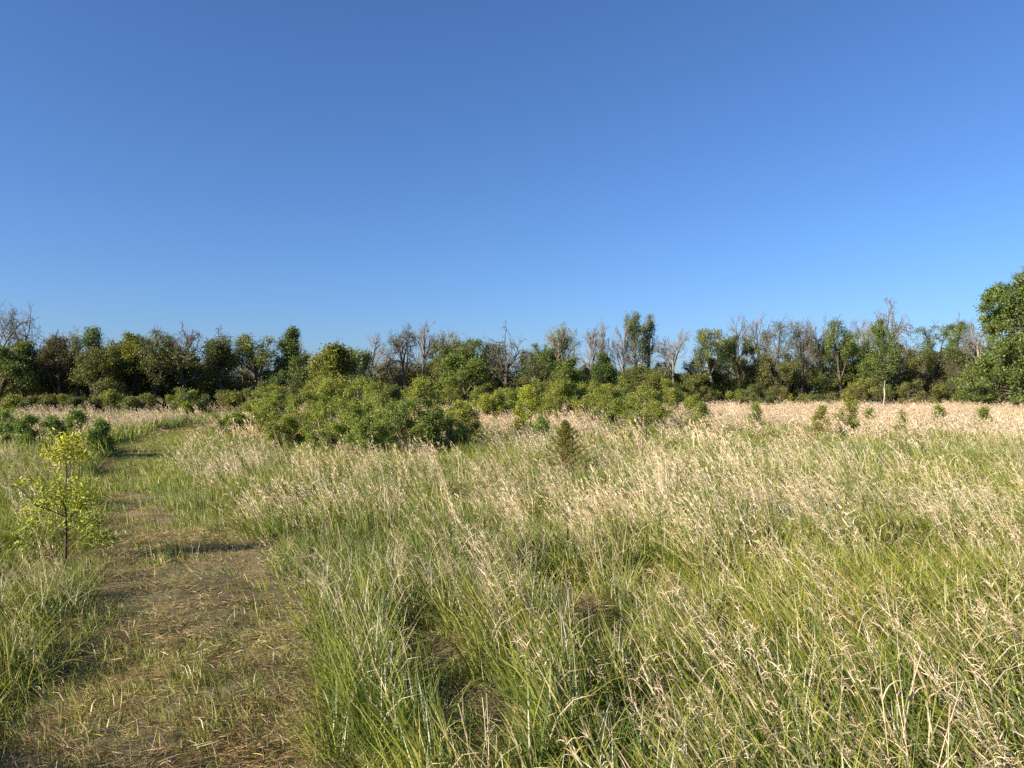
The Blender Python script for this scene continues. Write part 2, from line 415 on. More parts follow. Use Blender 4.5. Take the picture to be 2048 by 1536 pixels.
gp = [proto_green(i, 26, .10, .14, .46, .0082, 4, .08) for i in range(4)] + \
     [proto_green(10 + i, 34, .20, .18, .46, .0105, 3, .08) for i in range(4)] + \
     [proto_green(20 + i, 60, .46, .2, .46, .026, 2, .14) for i in range(4)]
o = gn_instances('tall_green_grass', gp, *field('green'))
stuff(o, 'fresh green meadow grass leaning left across the open field', 'grass')
sps = [proto_straw(i + 40, 5, .09, .62, .72, 8, seg=5, lf=.62) for i in range(4)] + \
     [proto_straw(i + 50, 5, .14, .70, 1.2, 6, lf=.85) for i in range(4)] + \
     [proto_straw(i + 60, 12, .42, .74, 3.6, 5, seg=3) for i in range(4)]
o = gn_instances('dead_grass', sps, *field('straw'))
stuff(o, 'pale dead straw stalks with curled leaves standing in the green grass', 'dry grass')

# --- short regrowth and clippings on the mown path, mats of lodged straw
def short_grass():
    r = rng_of(303); out = [[], [], [], [], []]
    for y0, y1, dens, p0, hs in [(-1.5, 6, 240, 0, 1.), (6, 12, 130, 0, 1.2), (12, 24, 50, 4, 1.), (24, 60, 18, 4, 1.2)]:
        x, y = scatter(r, dens, y0, y1)
        pt = path_t(x, y)
        inp = (pt > -.04) & (pt < 1.04)
        # lush right half of the track further out, thin dry strip near the camera
        lush = sstep(.42, .7, pt) * sstep(8.2, 10.5, y) + .6 * sstep(.42, .6, fbm(x, y, .8, 91)) + .5 * (1 - sstep(.45, .75, pt)) * (1 - sstep(5, 6.5, y)) + .75 * sstep(15, 22, y) * (vn(x, y, 1.2, 3) > .3) + .15
        lush = np.clip(lush * (.55 + .45 * sstep(8, 11, y)), 0, 1)
        near = (np.hypot(x, y) < 1.9) & ~inp
        low = np.zeros(len(x), bool)
        for e in MATS: low |= ell(x, y, *e) > .4
        for e in HOLLOWS: low |= (ell(x, y, *e) > .35) & (r.uniform(0, 1, len(x)) < .7)
        low &= ~inp
        k = (inp & (r.uniform(0, 1, len(x)) < .22 + .78 * lush)) | ((near | low) & (r.uniform(0, 1, len(x)) < .6))
        x, y, lush, pt = x[k], y[k], lush[k], pt[k]; n = len(x)
        s = hs * r.uniform(.6, 1.2, n); hz = (1 - .45 * sstep(13, 17, y)) * s * (.5 + .9 * vn(x, y, .45, 98) ** 2 * 1.5 + .5 * sstep(.45, .75, pt) * sstep(8.5, 11, y) + .5 * lush)
        out[0].append(np.stack([x, y, H(x, y) + .02], 1))
        out[1].append(np.stack([r.normal(0, .12, n), r.normal(0, .12, n), r.normal(0, .8, n)], 1))
        out[2].append(np.stack([s, s, hz], 1)); out[3].append(p0 + r.integers(0, 4, n))
        yl = fbm(x, y, 1.1, 57)
        out[4].append(np.stack([.78 + .5 * yl, .88 + .3 * yl, .6 + .2 * yl], 1) * r.uniform(.85, 1.15, (n, 1)))
    return [np.concatenate(a) for a in out]
shp = [proto_green(70 + i, 14, .07, .05, .15, .0055, 3, .25, .35) for i in range(4)] + [proto_green(80 + i, 30, .2, .07, .16, .013, 2, .2, .35) for i in range(4)]
o = gn_instances('short_grass', shp, *short_grass())
stuff(o, 'short mown regrowth, green and yellow, covering the track', 'mown grass')

def thatch():
    r = rng_of(404); out = [[], [], [], [], []]
    for y0, y1, dens, p0 in [(-1.5, 6, 85, 0), (6, 14, 45, 0), (14, 26, 16, 0), (26, 60, 3, 4)]:
        x, y = scatter(r, dens, y0, y1); pt = path_t(x, y)
        inp = (pt > -.12) & (pt < 1.03)
        den = np.where(inp, .5 + .5 * sstep(.35, .6, fbm(x, y, .7, 93)), 0)
        den = den * (1 - .75 * sstep(.45, .7, pt) * sstep(8.5, 10.5, y)) * (1 - .5 * sstep(15, 25, y))
        m = np.zeros(len(x))
        for e in MATS: m = np.maximum(m, ell(x, y, *e))
        if y0 < 14: den = np.maximum(den, m * 1.2)
        den = np.maximum(den, .13 * (~inp))
        k = r.uniform(0, 1, len(x)) < den; x, y, m, pt = x[k], y[k], m[k], pt[k]; n = len(x)
        s = r.uniform(.7, 1.25, n)
        lift = np.where(m > .4, .12, .03)
        out[0].append(np.stack([x, y, H(x, y) + lift * r.uniform(.3, 1, n)], 1))
        out[1].append(np.stack([r.normal(0, .1, n), r.normal(0, .1, n), r.uniform(0, 6.28, n)], 1))
        out[2].append(np.stack([s, s, s * r.uniform(.8, 1.6, n)], 1)); out[3].append(p0 + r.integers(0, 4, n))
        v = r.uniform(.55, 1.1, (n, 1)) * (.75 + .5 * vn(x, y, .5, 97))[:, None]; wv = fbm(x, y, .6, 95)[:, None]
        out[4].append(np.concatenate([v * (.95 + .12 * wv), v * (.90 + .2 * wv), v * (.82 + .4 * wv)], 1))
    return [np.concatenate(a) for a in out]
tp = [proto_mat(90 + i, 150, .17, .015, .11, .0024, BROWNS + [(.20, .17, .08), (.24, .22, .09), (.16, .13, .07)] + STRAWS[:1], .035) for i in range(4)] + [proto_mat(95 + i, 60, .5, .15, .4, .014, BROWNS + STRAWS[:2]) for i in range(4)]
o = gn_instances('hay_clippings', tp, *thatch())
stuff(o, 'brown and straw coloured cut grass lying flat on the mown track', 'clippings')

# ------------------------------------------------------------------ trees and shrubs
def norm(v): return v / np.maximum(np.linalg.norm(v, axis=-1, keepdims=True), 1e-9)

def skeleton(T, P0, par0, bf=.3, up=1.0):
    """grow a branching tree through the target points: each joins where the way to it is shortest"""
    M = len(T); P = [p for p in P0]; par = list(par0); plen = []
    for i, p in enumerate(P): plen.append(0 if par[i] < 0 else plen[par[i]] + np.linalg.norm(p - P[par[i]]))
    best = np.full(M, 1e9); bi = np.zeros(M, int); alive = np.ones(M, bool)
    def upd(i):
        d = T - P[i]; L_ = np.sqrt((d * d).sum(1)) + 1e-6
        c = L_ * (1 + up * np.maximum(0, .25 - d[:, 2] / L_)) + bf * plen[i]
        k = c < best; best[k] = c[k]; bi[k] = i
    for i in range(len(P)): upd(i)
    for _ in range(M):
        j = int(np.argmin(np.where(alive, best, 1e9))); alive[j] = False
        i = int(bi[j]); P.append(T[j]); par.append(i); plen.append(plen[i] + np.linalg.norm(T[j] - P[i])); upd(len(P) - 1)
        best[j] = 1e9
    return np.array(P), np.array(par)

def radii(par, r0, ex=2.3):
    n = len(par); acc = np.zeros(n); 
    for i in range(n - 1, -1, -1):
        if acc[i] == 0: acc[i] = r0 ** ex
        if par[i] >= 0: acc[par[i]] += acc[i]
    return acc ** (1 / ex)

def tubes(mb, A, B, ra, rb, k, cols):
    d = norm(B - A); ref = np.where(np.abs(d[:, 2:3]) < .9, [[0, 0, 1.]], [[1., 0, 0]])
    u = norm(np.cross(d, ref)); v = np.cross(d, u)
    th = np.arange(k) * 2 * np.pi / k
    ring = np.cos(th)[None, :, None] * u[:, None] + np.sin(th)[None, :, None] * v[:, None]
    A2 = A - d * ra[:, None] * .4
    Va = A2[:, None] + ring * ra[:, None, None]; Vb = B[:, None] + ring * rb[:, None, None]
    n = len(A); V = np.concatenate([Va, Vb], 1).reshape(-1, 3)
    q = np.array([[i, (i + 1) % k, k + (i + 1) % k, k + i] for i in range(k)])
    mb.add(V, (np.arange(n)[:, None, None] * 2 * k + q[None]).reshape(-1, 4), np.repeat(cols, 2 * k, 0))

def leaf_quads(mb, r, C, L_, W, cols, upb=.35, fold=False):
    n = len(C); nrm = norm(r.normal(0, 1, (n, 3)) + [0, 0, upb] + np.array(SUN_TO)[None] * .25)
    u = norm(np.cross(nrm, r.normal(0, 1, (n, 3)))); v = np.cross(nrm, u)
    L_ = L_[:, None]; W = W[:, None]
    if not fold:
        V = np.stack([C - u * L_ / 2, C + v * W / 2 + u * L_ * .08, C + u * L_ / 2, C - v * W / 2 + u * L_ * .08], 1).reshape(-1, 3)
        Q = np.arange(n * 4).reshape(-1, 4); mb.add(V, Q, np.repeat(cols, 4, 0))
    else:
        dn = nrm * W * .22
        V = np.stack([C - u * L_ / 2, C + u * L_ / 2 - nrm * L_ * .12, C + v * W / 2 - u * L_ * .12 + dn, C + v * W * .4 + u * L_ * .2 + dn,
                      C - v * W / 2 - u * L_ * .12 + dn, C - v * W * .4 + u * L_ * .2 + dn], 1).reshape(-1, 3)
        q = np.array([[0, 2, 3, 1], [0, 1, 5, 4]])
        mb.add(V, (np.arange(n)[:, None, None] * 6 + q[None]).reshape(-1, 4), np.repeat(cols, 6, 0))

def woody(mbT, mbC, P, par, R, bark, r, split, twigcol=None):
    i = np.where(par >= 0)[0]; A = P[par[i]]; B = P[i]; ra = np.minimum(R[par[i]], R[i] * 1.25); rb = R[i]
    c = pal(r, len(i), [bark], .15)
    if twigcol is not None:
        t = sstep(.02, .06, rb)[:, None]; c = c * t + pal(r, len(i), [twigcol], .15) * (1 - t)
    big = rb > split
    if big.any(): tubes(mbT, A[big], B[big], ra[big], rb[big], 4, c[big])
    if (~big).any(): tubes(mbC, A[~big], B[~big], ra[~big], rb[~big], 4, c[~big])

STY = {
 'leafy':  dict(N=460, clo=.10, clumps=22, grow=(.95, .32, .10, (10, 6, 5), 0, .72, .9), lpn=13, ls=.125, leaf=[(.10, .135, .03), (.15, .172, .038), (.072, .105, .028)], bark=(.10, .08, .06), prof='round'),
 'olive':  dict(N=460, clo=.12, clumps=22, grow=(.95, .32, .10, (10, 6, 5), 0, .72, .9), lpn=13, ls=.115, leaf=[(.13, .145, .034), (.165, .17, .04), (.09, .11, .03)], bark=(.12, .09, .07), prof='round'),
 'yellow': dict(N=420, clo=.12, clumps=16, grow=(.85, .3, .15, (10, 6, 5), 0, .66, .92), lpn=14, ls=.125, leaf=[(.16, .18, .028), (.20, .21, .035), (.12, .145, .028)], bark=(.12, .10, .07), prof='round'),
 'pale':   dict(N=420, clo=.3, clumps=14, grow=(.85, .3, .15, (9, 5, 4), 0, .62, .92), lpn=8, ls=.115, leaf=[(.15, .20, .07), (.18, .22, .09), (.12, .17, .05)], bark=(.28, .24, .19), prof='oval'),
 'column': dict(N=380, clo=.18, clumps=18, grow=(.8, .3, .2, (13, 5, 4), 0, .45, .95), lpn=14, ls=.125, leaf=[(.08, .13, .03), (.12, .16, .04), (.06, .10, .025)], bark=(.18, .15, .12), prof='column'),
 'bare':   dict(N=1050, clo=.3, clumps=0, lpn=0, ls=.1, leaf=[(.1, .1, .1)], bark=(.17, .165, .15), twig=(.19, .185, .175), r0=.0066, ex=2.0, rmax=.085, grow=(.85, .2, .12, (9, 7, 5, 3), 0, .66, .78), gclo=.42, prof='fan'),
 'budding':dict(N=900, clo=.3, clumps=0, grow=(.72, .22, .25, (8, 7, 5, 3), 0, 1.0, .65), gclo=.4, lpn=.8, ls=.12, leaf=[(.20, .21, .09), (.17, .20, .08)], bark=(.22, .19, .16), twig=(.27, .24, .19), r0=.008, ex=2.0, prof='oval'),
 'gnarled':dict(N=330, clo=.22, clumps=0, lpn=9, ls=.13, leaf=[(.07, .10, .02), (.10, .12, .025), (.13, .12, .03)], bark=(.085, .075, .062), twig=(.13, .12, .105), r0=.0105, ex=2.05, rmax=.16, grow=(.95, .5, .12, (8, 6, 4, 3), 0, 1.3, .5), gclo=.5, prof='fan', lmax=.72, cov=.5),
 'twiggy': dict(N=800, clo=.1, clumps=14, grow=(.95, .25, .12, (10, 6, 5, 2), 0, .72, .9), lpn=3.2, ls=.10, leaf=[(.09, .085, .025), (.12, .11, .03)], bark=(.12, .105, .09), twig=(.15, .135, .115), r0=.008, ex=2.05, prof='round'),
 'under':  dict(N=200, clo=.03, clumps=15, rc=.24, lpn=44, ls=.09, leaf=[(.17, .185, .038), (.22, .22, .048), (.12, .14, .032)], bark=(.12, .10, .07), prof='round', stems=4, r0=.008),
 'thicket':dict(N=460, clo=.02, clumps=36, rc=.19, lpn=38, ls=.042, leaf=[(.14, .185, .03), (.185, .225, .038), (.10, .145, .026), (.25, .275, .055)], bark=(.16, .12, .09), twig=(.26, .2, .14), prof='shrub', stems=11, r0=.004, glossy=True),
}
def grow(r, clo, spread, wig, up, nch, droop=0.0, leader=.8, L0=1.0):
    """branches that fork again and again, unit height before scaling"""
    P = [np.zeros(3)]; par = [-1]; lev = [0]
    def run(i0, d, L_, lv):
        n = [9, 7, 5, 3, 2][lv]; idx = []; i = i0
        for k in range(n):
            d = d + r.normal(0, wig * (1 + .3 * lv), 3) / math.sqrt(n) + np.array([0, 0, up * (.5 if lv == 0 else 1) / n - droop * lv / n]); d = d / np.linalg.norm(d)
            P.append(P[i] + d * L_ / n); par.append(i); lev.append(lv); i = len(P) - 1; idx.append((i, d))
        if lv < len(nch):
            m = nch[lv]
            for q in range(m):
                f = (clo + (1 - clo) * (q + r.uniform(0, .9)) / m) if lv == 0 else (.22 + .78 * (q + r.uniform(0, .9)) / m)
                j, dj = idx[min(n - 1, int(f * n))]; a = r.uniform(0, 6.283) if lv else q * 2.4 + r.uniform(-.4, .4)
                u = np.cross(dj, [.3, .2, 1.0]); u /= np.linalg.norm(u) + 1e-9; v = np.cross(dj, u)
                th = r.uniform(.55, 1.15) * spread * (1.15 if lv == 0 else .9)
                nd = dj * math.cos(th) + (u * math.cos(a) + v * math.sin(a)) * math.sin(th)
                ll = L_ * (leader * (1.12 - .62 * f) if lv == 0 else r.uniform(.42, .72) * (1.1 - .45 * f))
                run(j, nd, ll, lv + 1)
    run(0, np.array([0, 0, 1.]), L0, 0)
    return np.array(P), np.array(par), np.array(lev)

def profile(kind, t):
    if kind == 'round': return np.sqrt(np.clip(1 - ((t - .42) / .60) ** 2, .04, 1))
    if kind == 'oval': return np.sqrt(np.clip(1 - ((t - .55) / .5) ** 2, .03, 1))
    if kind == 'fan': return np.clip(.25 + 1.0 * t, 0, 1) * np.sqrt(np.clip(1 - ((t - .45) / .56) ** 4, .02, 1))
    if kind == 'column': return .55 + .45 * np.sin(np.pi * np.clip(t * 1.02, 0, 1) ** .8) * np.clip(3.5 * (1.02 - t), 0, 1)
    if kind == 'shrub': return np.sqrt(np.clip(1 - (t / 1.02) ** 2.2, .03, 1)) * .95
    if kind == 'dome': return np.sqrt(np.clip(1 - t ** 6, .03, 1)) * .98
    if kind == 'cone': return np.clip(1 - t, .03, 1)
    return np.ones_like(t)

SEED = [1000]
def tree(name, label, cat, px, top, D, wpx, style, group=None, leaf_name='crown', **kw):
    SEED[0] += 1; r = rng_of(kw.get('seed', SEED[0])); s = dict(STY[style]); s.update(kw)
    h = (HOR - top) / F * D + CAMH; wd = wpx / F * D / 2 * 1.0
    x0 = (px - 1024) / F * D; lean = s.get('lean', 0) * wd
    lpx = lambda z: lean * (z / h)
    N_ = int(s['N']); clo = s['clo'] * h; prof = s['prof']
    ls = s['ls'] * s.get('lsf', 1)
    if s['clumps']:
        K = int(s['clumps']); rc = s.get('rc', .30) * min(wd, h * .35)
        t = np.linspace(.02, .98, K) ** .9; r.shuffle(t)
        rr = profile(prof, t) * np.maximum(wd - rc * .7, .1) * np.sqrt(r.uniform(.25, 1, K)); an = r.uniform(0, 2 * np.pi, K) 
        cen = np.stack([rr * np.cos(an), rr * np.sin(an) * .8, clo + t * (h - clo - rc * .9)], 1)
        top_i = np.argmax(t); cen[top_i, :2] *= .4; cen[top_i, 2] = h - rc * .8
        ci = r.integers(0, K, N_); q = r.normal(0, .62, (N_, 3)) * rc * r.uniform(.7, 1.3, K)[ci][:, None]
        T = cen[ci] + q * [1.15, 1.15, .85]
    else:
        t = r.uniform(0, 1, N_) ** .85; rr = profile(prof, t) * wd * r.uniform(0, 1, N_) ** .55; an = r.uniform(0, 2 * np.pi, N_)
        lob = 1 - .22 * np.cos(an * 3 + r.uniform(0, 6)) * np.cos(t * 9 + r.uniform(0, 6))
        T = np.stack([rr * lob * np.cos(an), rr * lob * np.sin(an) * .85, clo + t * (h - clo) * (1 - .08 * (rr / wd) ** 2)], 1)
    T[:, 0] += lpx(T[:, 2]); T[:, 2] = np.clip(T[:, 2], .12, h)
    st = int(s.get('stems', 1)); P0, par0 = [], []
    GR = s.get('grow')
    if GR:
        P, par, lv_ = grow(r, s.get('gclo', s['clo']), *GR)
        if 'round' == prof: P[:, 2] *= 1 - .25 * (np.hypot(P[:, 0], P[:, 1]) / np.hypot(P[:, 0], P[:, 1]).max()) ** 2
        P[:, 2] *= h / (np.percentile(P[:, 2], 97.5) if 'round' == prof else (np.percentile(P[:, 2], 99.3) if s['lpn'] > 1 else P[:, 2].max() * .97))
        f = wd / max(np.percentile(np.abs(P[:, 0]), 97), np.percentile(np.abs(P[:, 1]), 97), .05)
        E = P.copy(); E[1:] -= P[par[1:]]; f = min(f, 1.5 * h); f2 = .8 * h; fa = f
        for _ in range(5):                       # squeeze the limbs, leave the twigs their angles
            fl = np.where(lv_ <= 1, fa, np.maximum(fa, f2 * .8))
            G = E[:, :2] * fl[:, None]
            for i_ in range(1, len(G)): G[i_] += G[par[i_]]
            wx = np.percentile(np.abs(G[:, 0]), 96)
            if wx <= wd * 1.05: break
            fa *= max(.35, wd / wx); f2 *= max(.8, wd / wx)
        P[:, :2] = G; P[:, 0] += lpx(P[:, 2]); P[0, 2] = -.1
        P0 = [0]
    elif st == 1:
        m = 7; base = np.array([0., 0, -.1]); P0.append(base); par0.append(-1); ht = s.get('trunkh', .55) * h
        for q in range(1, m):
            f = q / (m - 1); P0.append(np.array([lpx(f * ht) + r.normal(0, .025) * h * .4 * f, r.normal(0, .02) * h * .4, f * ht])); par0.append(q - 1)
    else:
        for q in range(st):
            P0.append(np.array([r.normal(0, .05) * wd, r.normal(0, .05) * wd, -.05])); par0.append(-1)
            b = len(P0) - 1; a = r.uniform(0, 6.28); f = r.uniform(.15, .5)
            for e in (1, 2, 3):
                P0.append(np.array([math.cos(a) * wd * f * e / 3, math.sin(a) * wd * f * e / 3, h * .5 * e / 3 + .02])); par0.append(b if e == 1 else len(P0) - 2)
    if not GR: P, par = skeleton(T, P0, par0, s.get('bf', .22), s.get('up', 1.1))
    R = radii(par, s.get('r0', .014), s.get('ex', 2.25)); R = np.minimum(R, s.get('rmax', .022 * h + .02))
    root = thing(name, label, cat, (x0, D, float(H(x0, D))), group)
    mt, mc, ml = MB(), MB(), MB()
    woody(mt, mc, P, par, R, np.array(s['bark']), r, s.get('split', .035 if style != 'thicket' else .008), s.get('twig'))
    if s['lpn'] and mc.n:
        mt.add(np.concatenate(mc.V), np.concatenate(mc.Q), np.concatenate(mc.C)); mc = MB()
    if mt.n: link('trunk', mt.mesh('trunk', M_BARK, True), root)
    if mc.n: link('crown', mc.mesh('twigwork', M_BARK), root)
    if s['lpn']:
        i = np.arange(len(P0), len(P)); z = P[i, 2] / h
        cov = s.get('cov', 1.0); keep = np.ones(len(i), bool)
        if cov < 1: keep = (vn(P[i, 0] + 50, P[i, 2] + 7 * P[i, 1], .9, SEED[0]) < cov + .05)
        if 'lmax' in s: keep &= z < s['lmax'] + .15 * (r.uniform(0, 1, len(i)) - .5)
        if 'lmin' in s: keep &= z > s['lmin']
        if GR: keep &= lv_[i] >= 2
        i = i[keep]; lpn = s['lpn']; reps = r.poisson(lpn, len(i)) ; ii = np.repeat(i, reps); n = len(ii)
        off = r.normal(0, 1, (n, 3)) * ls * s.get('spread', 1.35)
        C = P[ii] + off; C = C[(C[:, 2] > .03) & (C[:, 2] < h + r.gamma(2, .09, n))]; n = len(C)
        cb = pal(r, len(P), s['leaf'], .10)
        cols = np.clip(cb[ii[:n]] * (1 + r.normal(0, .16, (n, 1))), .01, .5)
        cols *= np.array(s.get('ctint', (1, 1, 1)))
        leaf_quads(ml, r, C, ls * r.uniform(.6, 1.3, n), ls * r.uniform(.4, .8, n), cols, fold=s.get('fold', False))
        link(leaf_name, ml.mesh('leaves', M_SHINY if s.get('glossy') else M_LEAF), root)
    return root

def tD(px): return float(np.interp(px, [0, 500, 1000, 1500, 2048], [56, 60, 68, 76, 78]))

